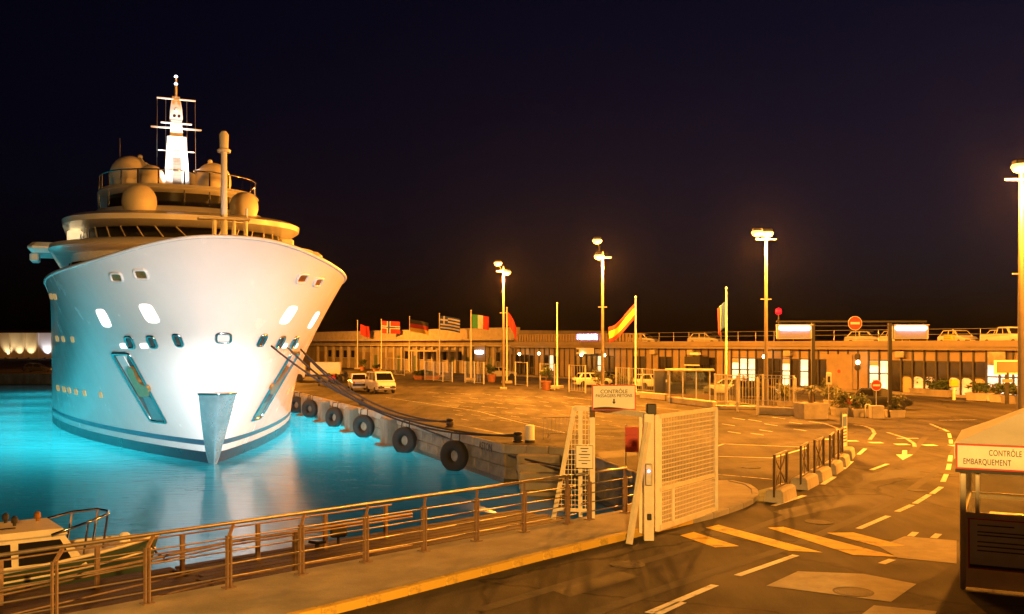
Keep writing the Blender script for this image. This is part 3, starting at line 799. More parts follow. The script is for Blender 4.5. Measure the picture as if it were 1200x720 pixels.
rope(f3, b2, 1.0, "dark mooring line from the rear fairlead to the bollard between two tyres")
rope(f3 + Vector((.1, 0, -.1)), b2 + Vector((0, 0, .08)), 1.25, "slack dark mooring line under the rear fairlead line to the same bollard")
rope(QP(13.8, .3, -.1), G(668, 549, -.4), .25, "low dark rope strung past the second tyre and the stone steps", .045)

# ------------------------------------------------------------------ sodium lamp masts
def lamp_mast(base, label, height=12.2, heads=((-.55, 0, .35), (.35, 0, -.55)), power=QUAY_LAMP_W, rz=0.0, color=SODIUM):
    L = thing("lamp_mast", label, "street lamp", base, rz, "tall sodium lamp masts")
    MB().lathe([(.28, 0), (.28, .06), (.16, .08), (.14, 3.0), (.09, height - .3), (.05, height)], n=12).build("mast", mat("mast_paint", (.20, .17, .13), .7, var=.2), L, 40)
    MB().rbox((0, 0, .0), (.7, .7, .3), .04).build("footing", M_conc, L)
    MB().tube([(-.7, 0, height - .5), (.7, 0, height - .5)], .05, 8).build("crossarm", M_galv, L)
    MB().box((0, 0, height * .62), (.75, .08, .06)).build("camera_bracket", M_galv, L)
    for i, (x, y, dz) in enumerate(heads):
        z = height + dz
        h = MB(); h.rbox((x, y, z + .16), (.62, .5, .2), .05); ho = h.build("lamp_head", M_darkm, L)
        q = MB(); q.lathe([(.05, -.34), (.3, -.24), (.42, -.05), (.36, .06)], (x, y, z), 14); q.build("lens", M_sodium, ho, True)
        MB().tube([(x, y, z + .1), (x * .3, y, height - .45)], .035, 6).build("bracket", M_darkm, ho)
    lamp("sodium_light", 'POINT', (0, -.5, height - 1.1), power, color, L, .35)
    return L
lamp_mast((-.85, 97.6, 0), "tall lit sodium lamp mast beside the Italian flag and the dull red flag")
lamp_mast((7.57, 82.0, 0), "tall lit sodium lamp mast between the bare pole and the Spanish flag", heads=((-.45, 0, .95), (-.3, 0, -.35)))
lamp_mast((17.5, 67.6, 0), "tall lit sodium lamp mast beside the red lamp and the left lightbox", heads=((-.6, 0, -.0), (.1, 0, -.05)))
lamp_mast((22.3, 43.0, 0), "tall lit sodium lamp mast rising behind the control tent", heads=((-.0, 0, .1), (.6, 0, .1)), power=QUAY_LAMP_W * .8)
lamp_mast((47.0, 64.0, 0), "added tall sodium lamp mast out of view at the road bend before the terminal end", power=QUAY_LAMP_W * 2.2)  # added mast, out of view, to brighten the terminal end
lamp_mast((-38.0, 150.0, 0), "added tall sodium lamp mast on the quay, hidden behind the yacht", power=QUAY_LAMP_W * 2.2)  # added mast hidden by the hull, lights the flags and old building
lamp_mast((40.0, 30.0, 0), "added tall sodium lamp mast out of view on the landward roadside past the control tent", power=QUAY_LAMP_W * .8)  # unseen mast added as fill from the landward side
lamp_mast((.6, -10.0, 0), "added sodium lamp mast behind the viewpoint, lighting the gate and railing", height=10.75, power=QUAY_LAMP_W * 2.3, color=(1, .47, .09))  # unseen mast added as front fill for gate, railing and tent

# ------------------------------------------------------------------ near railing
def railing(root_fn, t0, t1, step, w_, hgt, rails, zb, m_rail, m_post, bracket=True):
    root = root_fn
    n = int(round((t1 - t0) / step))
    ang = 0
    pp = None
    for k in range(n + 1):
        x = t0 + k * step
        if pp is None:
            m_ = MB()
            for dx in (-.035, .035): m_.box((dx, 0, (hgt - .18) / 2 + zb), (.022, .09, hgt - .18))
            if bracket: m_.bar((0, 0, hgt - .2 + zb), (.2, .2, hgt + zb - .03), .05, .05)
            m_.box((0, 0, zb + .01), (.2, .2, .02))
            pp = m_.build("post", m_post, root); o = pp
        else: o = pp.copy(); col.objects.link(o)
        o.location = (x, 0, 0)
    for z in rails:
        m_ = MB(); m_.tube([(t0 - .3, .0, z + zb), (t1 + .3, 0, z + zb)], .015, 8); m_.build("rail", m_rail, root, True)
    m_ = MB(); m_.tube([(t0 - .3, .2, hgt + zb), (t1 + .3, .2, hgt + zb)], .034, 10); m_.build("handrail", m_rail, root, True)
    return root
ang = math.atan2(RE.y, RE.x)
rr = thing("quay_railing", "long steel pavement railing with handrail running down to the white gate", "railing", RP(0, 0), ang)
railing(rr, -29.9, 6.1, 1.5, 0, 1.12, (.2, .43, .66, .89), .125, M_steel, M_post)
rr = thing("quay_railing", "short steel railing continuing along the quay edge behind the white gate", "railing", RP(0, 0.0), ang)
railing(rr, 6.9, 8.3, 1.4, 0, 1.12, (.2, .43, .66, .89), .125, M_steel, M_post)
# sloping ramp rails on the landing
rr = thing("ramp_railing", "lower railing of the landing ramp sloping down towards the boat", "railing", RP(0, 2.4), ang)
pp = None
for k in range(15):
    x = -13.5 + k * 1.15; zt = .42 + min(0, (x + 1.5) * .055)
    m_ = MB()
    for dx in (-.05, .05): m_.box((dx, 0, (zt - .68) / 2), (.05, .1, zt + .68))
    m_.build("post", M_post, rr)
for dz, r_ in ((0, .03), (-.07, .02), (-.45, .018), (-.75, .018)):
    m_ = MB(); m_.tube([(-14, 0, .42 - 12.5 * .055 + dz), (-1.5, 0, .42 + dz), (3.2, 0, .42 + dz)], r_, 8); m_.build("rail", M_post, rr, True)
rr = thing("ramp_railing", "outer railing at the water edge of the plank landing", "railing", RP(0, 4.9), ang)
for k in range(8):
    m_ = MB(); m_.box((-9 + k * 1.9, 0, -.25), (.09, .09, .9)); m_.build("post", M_post, rr)
for z in (.2, -.15): MB().tube([(-9.1, 0, z), (4.5, 0, z)], .02, 8).build("rail", M_post, rr, True)

# ------------------------------------------------------------------ white pedestrian gate
GA = G(694, 613); GA.z = .125; GB = Vector((3.13, 22.5, .0))
gate = thing("pedestrian_gate", "cream steel pedestrian gate frame with mesh wing and open mesh leaf", "gate", (0, 0, 0))
HT = 2.9
def gbar(name, a, b, w_=.09, h_=.09, parent=gate): return MB().bar(a, b, w_, h_).build(name, M_gate, parent)
GAp, GBp = Vector((GA.x, GA.y, 0)), Vector((GB.x, GB.y, 0)); gd = (GBp - GAp).normalized()
gbar("post", GAp + Vector((0, 0, .125)), GAp + Vector((0, 0, HT)), .13, .13)
post_r = gbar("post", GBp, GBp + Vector((0, 0, HT)), .22, .2)
gbar("post", GBp + gd * -.32 + Vector((0, 0, .1)), GBp + gd * -.32 + Vector((0, 0, HT - .06)), .07, .07)
WV = Vector((-.96, .28, 0))
gbar("lintel", GAp + WV * .45 + Vector((0, 0, HT - .03)), GAp + Vector((0, 0, HT - .03)), .1, .12)
gbar("lintel", GAp + Vector((0, 0, HT - .035)), GBp + Vector((0, 0, HT - .03)), .1, .12)
gbar("brace", Vector((2.62, 21.95, .02)), GBp + Vector((-.02, -.1, HT - .2)), .1, .12)
wb, wt = GAp + WV * 1.0, GAp + WV * .45
gbar("wing_edge", wb + Vector((0, 0, .05)), wt + Vector((0, 0, HT)), .1, .1)
gbar("wing_sill", wb + Vector((0, 0, .3)), GAp + Vector((0, 0, .3)), .06, .08)
gbar("wing_stile", GAp + WV * .3 + Vector((0, 0, .14)), GAp + WV * .3 + Vector((0, 0, HT)), .09, .09)
m_ = MB(); nx = 11
for k in range(1, nx):
    t = k / nx; top_z = HT if t > .5 else .3 + (HT - .3) * min(1, t * 2.0 * .96)
    a = GAp + WV * .97 * (1 - t); m_.bar(a + Vector((0, 0, .3)), a + Vector((0, 0, top_z)), .014, .014)
for k in range(1, 20):
    z = .3 + (HT - .35) * k / 20; x0 = .99 - .54 * (z - .1) / HT
    m_.bar(GAp + WV * x0 + Vector((0, 0, z)), GAp + Vector((0, 0, z)), .014, .014)
tag(m_.build("mesh_infill", M_gate, gate), kind="stuff")
# leaf
LA = Vector((3.38, 22.85, .14)); LB = Vector((5.32, 25.6, .14)); ldir = (LB - LA).normalized(); LL = (LB - LA).length
leaf = gbar("leaf_stile", LA, LA + Vector((0, 0, HT - .2)), .1, .1)
def lp(x, z): p = LA + ldir * x; return Vector((p.x, p.y, .14 + z))
gbar("leaf_stile", lp(LL, 0), lp(LL, HT - .2), .09, .09)
gbar("leaf_stile", lp(.16, 0), lp(.16, HT - .2), .06, .06)
for z, h_ in ((.05, .13), (.95, .09), (HT - .24, .1)): gbar("leaf_rail", lp(0, z), lp(LL, z), .06, h_)
gbar("leaf_stile", lp(.85, .05), lp(.85, .95), .06, .06)
m_ = MB()
for k in range(1, 23): z = .1 + 2.5 * k / 23; m_.bar(lp(.05, z), lp(LL, z), .014, .022)
for k in range(1, 40): x = LL * k / 40; m_.bar(lp(x, .05), lp(x, HT - .25), .007, .007)
tag(m_.build("mesh_infill", M_gate, gate), kind="stuff")
# intercom, lock and hinge box
pr = MB(); pr.rbox((GBp.x - .02, GBp.y - .15, 1.52), (.16, .1, .5), .02); ic = pr.build("intercom", M_galv, gate)
MB().lathe([(.028, 0), (.02, .03)], n=10).build("button_light", glow("blue_led", (.45, .4, 1.0), 12), ic, M=Matrix.Translation((GBp.x - .02, GBp.y - .2, 1.6)) @ Matrix.Rotation(R(90), 4, 'X'))
MB().rbox((GBp.x, GBp.y - .12, .55), (.1, .08, .14), .01).build("lock_box", M_black, gate)
MB().rbox((GBp.x + .06, GBp.y, HT + .1), (.22, .2, .26), .02).build("hinge_motor", M_darkm, gate)
# header sign
def board(root, name, w_, h_, m_face, m_rim, rim=.03, th=.04):
    f_ = MB(); f_.box((0, 0, h_ / 2), (w_, th, h_)); o = f_.build(name, m_face, root)
    y = -th / 2 - .004
    for c, d in (((0, y, rim / 2), (w_, .012, rim)), ((0, y, h_ - rim / 2), (w_, .012, rim)), ((-w_ / 2 + rim / 2, y, h_ / 2), (rim, .011, h_ - 2 * rim)), ((w_ / 2 - rim / 2, y, h_ / 2), (rim, .011, h_ - 2 * rim))):
        b_ = MB(); b_.box(c, d); b_.build("sign_rim", m_rim, o)
    return o
hs = thing("header_sign", "white sign reading CONTRÔLE PASSAGERS PIETONS with down arrow over the gate", "sign", (2.42, 23.35, HT + .02), R(8))
bd = board(hs, "sign_board", 1.06, .60, M_signw, M_red, .022)
text(bd, "CONTRÔLE", .125, upright(0, -.03, .44), M_black, ext=.003)
text(bd, "PASSAGERS PIETONS", .105, upright(0, -.03, .34), M_black, ext=.003, sx=.92)
m_ = MB(); m_.add([(-.018, -.028, .27), (.018, -.028, .27), (.018, -.028, .20), (.045, -.028, .20), (0, -.028, .14), (-.045, -.028, .20), (-.018, -.028, .20)], [(0, 1, 2, 3, 4, 5, 6)]); m_.build("arrow", M_black, bd)
m_ = MB(); n = 20; vs = [(-.5 + i / n, -.0275, .024) for i in range(n + 1)] + [(-.5 + i / n, -.0275, .05 + .03 * math.sin(i / n * 4.2 + .4)) for i in range(n + 1)]
m_.add(vs, [(i, i + 1, n + 2 + i, n + 1 + i) for i in range(n)]); m_.build("black_wave", M_black, bd)
ws = thing("notice_plate", "small cream notice plate fixed on the mesh wing of the gate", "sign", (GAp.x - .2, GAp.y - .1, 1.38), R(-12))
bd = board(ws, "plate", .44, .58, M_signw, M_darkm, .012, .02)
for k, (w_, h_) in enumerate(((.2, .022), (.14, .022), (.28, .022), (.2, .016), (.3, .016), (.14, .022))):
    MB().box((0, -.0165, .5 - k * .075), (w_, .004, h_)).build("text_line", M_darkm, bd)
rs = thing("red_sign", "red lattice warning board on thin posts behind the gate", "sign", (3.85, 31.0, 0), R(-5))
for sx in (-.25, .25): MB().tube([(sx, .02, 0), (sx, .02, 1.95)], .02, 6).build("post", M_galv, rs)
for k in range(3): MB().box((0, 0, 1.2 + k * .27), (.55, .03, .25)).build("red_panel", M_red, rs)
MB().box((0, .03, 1.47), (.52, .02, .8)).build("backing", M_red, rs)

# ------------------------------------------------------------------ control tent
tent = thing("control_tent", "cream canvas control tent with peaked roof and clear vinyl windows", "tent", (8.18, 18.0, 0), R(-27))
TW, TD, EV = 3.3, 3.0, 2.68
for x, y in ((.08, .08), (TW - .08, .08), (.08, TD - .08), (TW - .08, TD - .08)):
    MB().rbox((x, y, EV / 2), (.1, .1, EV), .015).build("leg", M_gate, tent)
m_ = MB(); apx = (TW / 2, TD / 2, EV + .88)
def tside(a, b, n=8):
    a, b, c = Vector(a), Vector(b), Vector(apx); rows_ = []
    for i in range(n + 1):
        t = i / n; p, q = a.lerp(c, t), b.lerp(c, t); sg = -.05 * math.sin(math.pi * t) ** 1.2
        rows_.append([p.lerp(q, j / 6) + Vector((0, 0, sg * (1 - .4 * abs(j / 3 - 1)))) for j in range(7)])
    vs = [p for r_ in rows_ for p in r_]; m_.add(vs, [(i * 7 + j, i * 7 + j + 1, i * 7 + 8 + j, i * 7 + 7 + j) for i in range(n) for j in range(6)])
cs = [(-.05, -.05, EV), (TW + .05, -.05, EV), (TW + .05, TD + .05, EV), (-.05, TD + .05, EV)]
for i in range(4): tside(cs[i], cs[(i + 1) % 4])
m_.build("canopy", M_canvas, tent, 60)
for i in range(1, 4):
    a, b = Vector(cs[i]), Vector(cs[(i + 1) % 4]); v_ = MB(); v_.bar((a.x, a.y, EV - .14), (b.x, b.y, EV - .14), .02, .28); v_.build("valance", M_canvas, tent)
for a, b in (((.1, .1), (TW - .1, .1)), ((TW - .1, .1), (TW - .1, TD - .1)), ((TW - .1, TD - .1), (.1, TD - .1)), ((.1, TD - .1), (.1, .1))):
    MB().bar((a[0], a[1], EV - .04), (b[0], b[1], EV - .04), .05, .05).build("eave_bar", M_gate, tent)
    MB().bar((a[0], a[1], 1.35), (b[0], b[1], 1.35), .06, .12).build("waist_rail", M_gate, tent)
    if b != (TW - .1, TD - .1) and a != (TW - .1, TD - .1):
        MB().bar((a[0], a[1], .68), (b[0], b[1], .68), .025, 1.28).build("wall_panel", M_canvas, tent)
    MB().bar((a[0], a[1], 1.86), (b[0], b[1], 1.86), .006, .9).build("vinyl_window", M_clear, tent)
for x in (.32, 1.9): MB().rbox((x, .1, 1.85), (.07, .05, .95), .01).build("window_stile", M_gate, tent)
ts = thing("banner_sign", "white red-rimmed banner reading CONTRÔLE EMBARQUEMENT on the tent front", "sign", (0, 0, 0), 0)
ts.matrix_world = Matrix.Translation((8.18, 18.0, 0)) @ Matrix.Rotation(R(-27), 4, 'Z') @ Matrix.Translation((TW / 2, -.09, EV - .46))
bd = board(ts, "banner", 3.36, .46, M_signw, M_red, .028, .03)
MB().box((0, -.008, -.03), (3.38, .05, .06)).build("dark_hem", M_black, ts)
text(bd, "CONTRÔLE", .15, upright(-1.14, -.024, .31), M_black, ext=.003, spacing=1.06, sx=.64, align="LEFT")
text(bd, "EMBARQUEMENT", .15, upright(-1.56, -.024, .14), M_black, ext=.003, spacing=1.06, sx=.64, align="LEFT")
bb = thing("notice_board", "large red-rimmed notice board on the lower front of the tent", "sign", (0, 0, 0), 0)
bb.matrix_world = Matrix.Translation((8.18, 18.0, 0)) @ Matrix.Rotation(R(-27), 4, 'Z') @ Matrix.Translation((TW / 2 + .02, .03, .40))
bd = board(bb, "board", 3.0, .92, M_signw, M_red, .025, .03)
for k, (w_, x, z) in enumerate(((.6, -1.05, .8), (1.0, -.85, .68), (1.1, -.8, .62), (1.3, -.7, .5), (1.2, -.75, .42), (.9, -.9, .34))):
    MB().box((x, -.021, z), (w_, .004, .022)).build("text_line", M_darkm, bd)
MB().box((0, -.021, .05), (2.95, .005, .06)).build("dark_hem", M_black, bd)
desk = thing("counter", "pale folding counter with papers inside the control tent", "counter", (0, 0, 0), 0)
desk.matrix_world = Matrix.Translation((8.18, 18.0, 0)) @ Matrix.Rotation(R(-27), 4, 'Z') @ Matrix.Translation((1.6, .75, 0))
MB().rbox((0, 0, 1.28), (2.2, .6, .05), .01).build("top", M_signw, desk)
for sx in (-1, 1):
    for sy in (-.25, .25): MB().tube([(sx, sy, 0), (sx, sy, 1.26)], .02, 6).build("leg", M_galv, desk)

# ------------------------------------------------------------------ barrier blocks with cross-braced frames
spots = [(915, 585), (943, 570.5), (960, 561.5), (975, 553), (985, 545), (992, 536)]
pts = [G(*p) for p in spots]
bp_ = None; fp_ = None
for i, p in enumerate(pts):
    q = pts[min(i + 1, 5)] - pts[max(i - 1, 0)]; rz = math.atan2(q.y, q.x)
    nth = ords[i]
    if bp_ is None:
        m_ = MB(); m_.loft([[Vector(v) for v in ((-.75, -.28, 0), (.75, -.28, 0), (.75, .28, 0), (-.75, .28, 0))], [Vector(v) for v in ((-.72, -.24, .3), (.72, -.24, .3), (.72, .24, .3), (-.72, .24, .3))], [Vector(v) for v in ((-.66, -.17, .36), (.66, -.17, .36), (.66, .17, .36), (-.66, .17, .36))]])
        bp_ = m_.build("barrier_block", M_conc); o = bp_
    else: o = bp_.copy(); col.objects.link(o)
    o.location = p; o.rotation_euler = (0, 0, rz)
    tag(o, f"{nth} pale concrete barrier block from the gate, under the brown frames along the road", "barrier block", "concrete blocks along the road")
    if i == 5: continue
    if fp_ is None:
        fp_ = thing("crowd_barrier", "x", "barrier", p, rz, "brown cross-braced frames along the road")
        for sx in (-.5, .5): MB().box((sx, 0, .66), (.09, .06, 1.28)).build("upright", M_brown, fp_)
        MB().box((0, 0, 1.28), (.93, .05, .05)).build("top_bar", M_galv, fp_); MB().box((0, 0, .34), (.91, .045, .045)).build("bottom_bar", M_brown, fp_)
        MB().bar((-.46, 0, .36), (.46, 0, 1.25), .02, .035).build("cross_brace", M_brown, fp_); MB().bar((-.46, .022, 1.25), (.46, .022, .36), .02, .035).build("cross_brace", M_brown, fp_)
        MB().box((0, 0, .8), (.03, .02, .9)).build("centre_bar", M_brown, fp_)
        o = fp_
    else: o = copy_tree(fp_)
    o.scale = (1.35, 1, 1); o.location = p + Vector((0, 0, .05)); o.rotation_euler = (0, 0, rz + R(4 * (i % 2)))
    o["label"] = f"{nth} brown cross-braced barrier frame from the gate, standing on its concrete block"
sp = thing("panel_sign", "narrow white and blue upright sign panel at the end of the barrier row", "sign", G(989, 533), R(55))
MB().box((0, 0, .98), (.62, .06, 1.3)).build("panel", M_signw, sp)
MB().box((0, -.034, 1.35), (.5, .006, .4)).build("blue_field", mat("sign_blue", (.06, .14, .42), .5, var=.2), sp)
for k in range(5): MB().box((0, -.034, 1.05 - k * .13), (.48, .006, .05)).build("text_line", M_darkm, sp)
for sx in (-.33, .33): MB().box((sx, 0, .86), (.05, .07, 1.72)).build("post", M_galv, sp)

# tower added beside the viewpoint, out of the frame, to shade tent and road
twr = thing("shade_tower", "plain concrete tower added beside the viewpoint to cast shade", "building", (5.6, .8, 0))
MB().rbox((0, 0, 3.0), (4.8, 2.6, 6.0), .03).build("wall", M_conc_d, twr)
MB().rbox((0, 0, 6.08), (5.1, 2.9, .2), .03).build("roof", M_fascia, twr)
MB().box((-.6, 1.31, 1.05), (1.0, .05, 2.1)).build("door", M_darkm, twr)
# flood lamp added on the landing to brighten the bow
fl = thing("fill_floodlight", "small flood lamp added on the plank landing to brighten the yacht bow", "fill_floodlight", RP(3.0, 5.2, -.68), R(24))
MB().rbox((0, 0, .35), (.42, .2, .34), .03).build("lamp_housing", M_darkm, fl)
MB().box((0, .105, .35), (.36, .01, .28)).build("lens", glow("fill_lens", (1, .97, .9), 3, sample=False), fl)
MB().tube([(0, 0, 0), (0, 0, .2)], .04, 8).build("stand", M_darkm, fl)
BOW_FILL_W = 23000.0
l_ = lamp("bow_fill_light", 'SPOT', RP(3.0, 5.2, -.3) + Vector((-.12, .25, 0)), BOW_FILL_W, (.94, .97, 1), None, .2, (-18.0, 50.0, .6), 66, 1.0)
l_ = lamp("bow_fill_light", 'SPOT', RP(3.0, 5.2, -.3) + Vector((-.12, .25, .02)), 64000.0, (.97, .98, 1), None, .2, (-14.6, 48.0, -.9), 30, 1.0)

# ------------------------------------------------------------------ terminal building along the landward side
BD = Vector((-.5625, .827, 0)); BN = Vector((-.827, -.5625, 0)); B0 = Vector((40.8, 78, 0))
def TB(px): k = (px - 600) / F; return (40.8 - k * 78) / (.5625 + .827 * k)
def BP(t, w_=0.0, z=0.0): p = B0 + BD * t + BN * w_; return Vector((p.x, p.y, z))
bang = math.atan2(-BD.y, -BD.x)       # local x runs from far end to near end (photo left to right), local -y faces the quay
TA = TB(605); TZ = -14.0
term = thing("terminal_building", "long flat-roofed passenger terminal with glazed panel front and roof parking", "building", BP(TA), bang)
TLEN = TA - TZ
def bx(px): return TA - TB(px)
MB().box((TLEN / 2, 10.2, 2.1), (TLEN, 20, 4.2)).build("core", M_tan2, term)
MB().box((TLEN / 2, 9.9, 4.1), (TLEN + .4, 21.2, .3)).build("roof_slab", M_fascia, term)
MB().box((TLEN / 2, -.77, 4.5), (TLEN + .4, .14, .52)).build("parapet", M_fascia, term)
MB().box((TLEN / 2, -.45, .1), (TLEN, .5, .2)).build("plinth", M_conc_d, term)
bay = 1.12; nb = int(TLEN / bay)
def inpx(px, rng): return any(a <= px <= b for a, b in rng)
def pxof(x):
    p = BP(TA - x); return 600 + F * p.x / p.y
random.seed(5)
LIT = [(644, 649), (698, 706), (861, 868), (872, 887), (917, 930), (936, 953), (1019, 1046)]; COOL = [(1164, 1215)]
WARM = [(1054, 1083), (1088, 1100), (1112, 1127), (1131, 1147), (1147, 1158)]
SOLID = [(626, 640), (655, 676), (724, 742), (757, 773), (792, 806), (838, 858), (968, 1003), (1003, 1015)]
cache = {}
def piece(name, key, mk, m, x, y, z):
    if key not in cache:
        o = mk().build(name, m, term); cache[key] = o
    else:
        o = cache[key].copy(); col.objects.link(o)
    o.location = (x, y, z); return o
for k in range(nb):
    x = (k + .5) * bay; px = pxof(x)
    if px < 606 or px > 1290: continue
    piece("mullion", "mu", lambda: MB().box((0, 0, 0), (.13, .16, 4.1)), M_mull, k * bay, -.09, 2.2)
    hi = [M_tan, M_tan2][random.random() < .25]
    lo_z, hi_z = .25, 3.0
    if inpx(px, SOLID):
        piece("wall_panel", ("sp", k % 2), lambda: MB().rbox((0, 0, 0), (bay - .16, .1, 3.95), .015), [M_tan, M_tan][k % 2], x, -.02 - .02 * (k % 3), 2.23); continue
    piece("upper_panel", ("up", hi.name), lambda: MB().rbox((0, 0, 0), (bay - .15, .08, 1.16), .012), hi, x, -.02, 3.6)
    piece("transom", "tr", lambda: MB().box((0, 0, 0), (bay - .13, .12, .07)), M_mull, x, -.05, 2.98)
    if inpx(px, LIT) or inpx(px, COOL):
        m1 = M_litc if inpx(px, COOL) else M_litw
        piece("lit_pane", ("l1", m1.name), lambda: MB().box((0, 0, 0), (bay - .15, .04, 1.1)), m1, x, -.01, 2.4)
        piece("lit_pane", ("l2", m1.name), lambda: MB().box((0, 0, 0), (bay - .15, .04, 1.35)), m1, x, -.01, 1.06)
        piece("transom", "tr", None, None, x, -.05, 1.79)
        if k % 3 == 0: piece("window_blind", "wb", lambda: MB().box((0, 0, 0), (bay - .2, .02, .42)), M_cafe, x, -.045, 2.72)
        if k % 2: piece("desk_silhouette", ("cs", k % 4), lambda: MB().add([(-.45, 0, -.4), (.4, 0, -.4), (.4, 0, .1), (.12, 0, .12), (.1, 0, .4), (-.14, 0, .42), (-.16, 0, .16), (-.45, 0, .14)], [tuple(range(8))]), M_tan2, x, -.04, .8)  # flat dark desk outline standing before the lit pane
    elif inpx(px, WARM):
        piece("shop_pane", ("w1", k % 2), lambda: MB().box((0, 0, 0), (bay - .15, .04, 1.3)), [M_pane, M_pane][k % 2], x, -.01, 2.3)
        piece("curtain", ("w2", k % 3), lambda: MB().add([(-.5, 0, -.75), (.5, 0, -.75), (.5, 0, .35), (.2, 0, .6), (-.2, 0, .75), (-.5, 0, .55)], [(0, 1, 2, 3, 4, 5)]), M_litwarm if k % 3 else M_cafe, x, -.012, .95)
        piece("transom", "tr", None, None, x, -.05, 1.66)
    else:
        piece("glass_pane", "gp", lambda: MB().box((0, 0, 0), (bay - .15, .04, 2.6)), M_pane, x, -.01, 1.65)
        if random.random() < .5: piece("transom", "tr", None, None, x, -.05, random.choice((1.2, 1.7)))
# garage door with red disc, vents
gx = bx(985)
MB().rbox((gx, -.16, 1.85), (2.9, .08, 3.3), .02).build("loading_door", M_tan, term)
MB().lathe([(.18, 0), (.18, .02)], n=14).build("red_disc", M_red, term, M=Matrix.Translation((gx + .0, -.21, 1.9)) @ Matrix.Rotation(R(90), 4, 'X'))
for z in (2.3, 3.3): MB().lathe([(.3, 0), (.3, .1), (.2, .12)], n=14).build("vent_fan", M_darkm, term, M=Matrix.Translation((bx(1006), -.1, z)) @ Matrix.Rotation(R(90), 4, 'X'))
for px in (768, 812, 704, 926, 1058): MB().rbox((bx(px), -.35, 3.55), (.9, .4, .55), .04).build("air_conditioner", M_conc, term)
# poster panels and hanging signs
MB().box((bx(1170), -.25, 3.4), (1.5, .08, 1.3)).build("poster_board", mat("poster", (.5, .46, .36), .6, c2=(.16, .14, .10), scale=1.2), term)
def globe(px, z, label, dy=1.2):
    p = BP(TB(px), dy); t = thing("globe_lamp", label, "lamp", p, bang, "white globe lamps along the terminal")
    MB().tube([(0, 0, 0), (0, 0, z - .15)], .04, 6).build("post", M_darkm, t)
    m_ = MB(); m_.lathe([(.02, -.2), (.13, -.15), (.2, 0), (.15, .13), (.03, .2)], (0, 0, z), 12); m_.build("globe", M_globe, t, True)
for px, z, la in ((617, 3.1, "dim white globe lamp beside the terminal corner entrance"), (640, 3.2, "white globe lamp between the terminal entrance and the bare flagpole"), (690, 3.1, "white globe lamp under the white awning sign of the terminal"), (717, 3.1, "white globe lamp right beside the second sodium mast"),
                  (817, 2.7, "white globe lamp beside the dark shop hood"), (905, 3.2, "white globe lamp behind the third sodium mast"), (1015, 2.8, "bright white globe lamp between the vent fans and the lit windows")):
    globe(px, z, la)
# awning sign, dark shop hood
aw = thing("awning_sign", "white awning board hung above the terminal entrance", "sign", BP(TB(692), .9, 3.4), bang)
MB().box((0, 0, .2), (3.4, .12, .75)).build("board", M_signw, aw)
MB().box((-1.4, -.07, .2), (.5, .02, .4)).build("emblem", M_darkm, aw)
for sx in (-1.5, 1.5): MB().tube([(sx, .0, .55), (sx, .5, .55)], .03, 6).build("bracket", M_darkm, aw)
hd = thing("shop_hood", "dark boxy hood over the shop doorway with pale edge", "awning", BP(TB(824), 1.0, 2.2), bang)
MB().box((0, 0, .45), (2.3, 1.4, .9)).build("hood", M_darkm, hd); MB().box((0, -.72, -.02), (2.3, .04, .12)).build("pale_edge", M_signw, hd)
MB().rbox((0, -.2, 1.2), (1.3, .5, .3), .05).build("sign_box", M_signw, hd)
# roof railing
rr = thing("roof_railing", "thin steel railing along the terminal roof edge", "railing", BP(TA), bang)
pp = None; k0 = bx(760)
nR = int((TLEN - k0) / 2.4)
for k in range(nR + 1):
    if pp is None: pp = MB().tube([(0, 0, 4.7), (0, 0, 5.75)], .03, 6).build("post", M_galv, rr); o = pp
    else: o = pp.copy(); col.objects.link(o)
    o.location = (k0 + k * 2.4, -.55, 0)
for z in (5.75, 5.3): MB().tube([(k0, -.55, z), (TLEN, -.55, z)], .025, 6).build("rail", M_galv, rr)
# slatted parapet with neon letters
sl = thing("slatted_parapet", "yellowish slatted parapet on the roof near the neon letters", "parapet", BP(TA), bang)
s0, s1 = bx(607), bx(759); pp = None; n_ = int((s1 - s0) / .62)
for k in range(n_):
    if pp is None: pp = MB().rbox((0, 0, 0), (.42, .1, .95), .02).build("slat", M_tan, sl); o = pp
    else: o = pp.copy(); col.objects.link(o)
    o.location = (s0 + k * .62, -.5, 5.25)
MB().box(((s0 + s1) / 2, -.45, 5.72), (s1 - s0, .16, .08)).build("cap_rail", M_tan, sl)
ne = thing("neon_letters", "glowing violet-white neon lettering on the roof parapet", "sign", BP(TB(693), .72, 5.05), bang)
xx = -1.9
for k, w_ in enumerate((.55, .32, .4, .36, .4, .3, .4, .4)):
    m_ = MB()
    m_.tube([(xx, 0, 0), (xx, 0, .62), (xx + w_ * .8, 0, .62), (xx + w_ * .8, 0, 0)] if k % 3 == 0 else [(xx + w_ * .8, 0, .55), (xx, 0, .62), (xx, 0, .32), (xx + w_ * .8, 0, .3), (xx + w_ * .8, 0, 0), (xx, 0, .02)] if k % 3 == 1 else [(xx, 0, 0), (xx + w_ * .4, 0, .62), (xx + w_ * .8, 0, 0)], .07, 6)
    m_.build("neon_tube", M_neon, ne); xx += w_ + .12

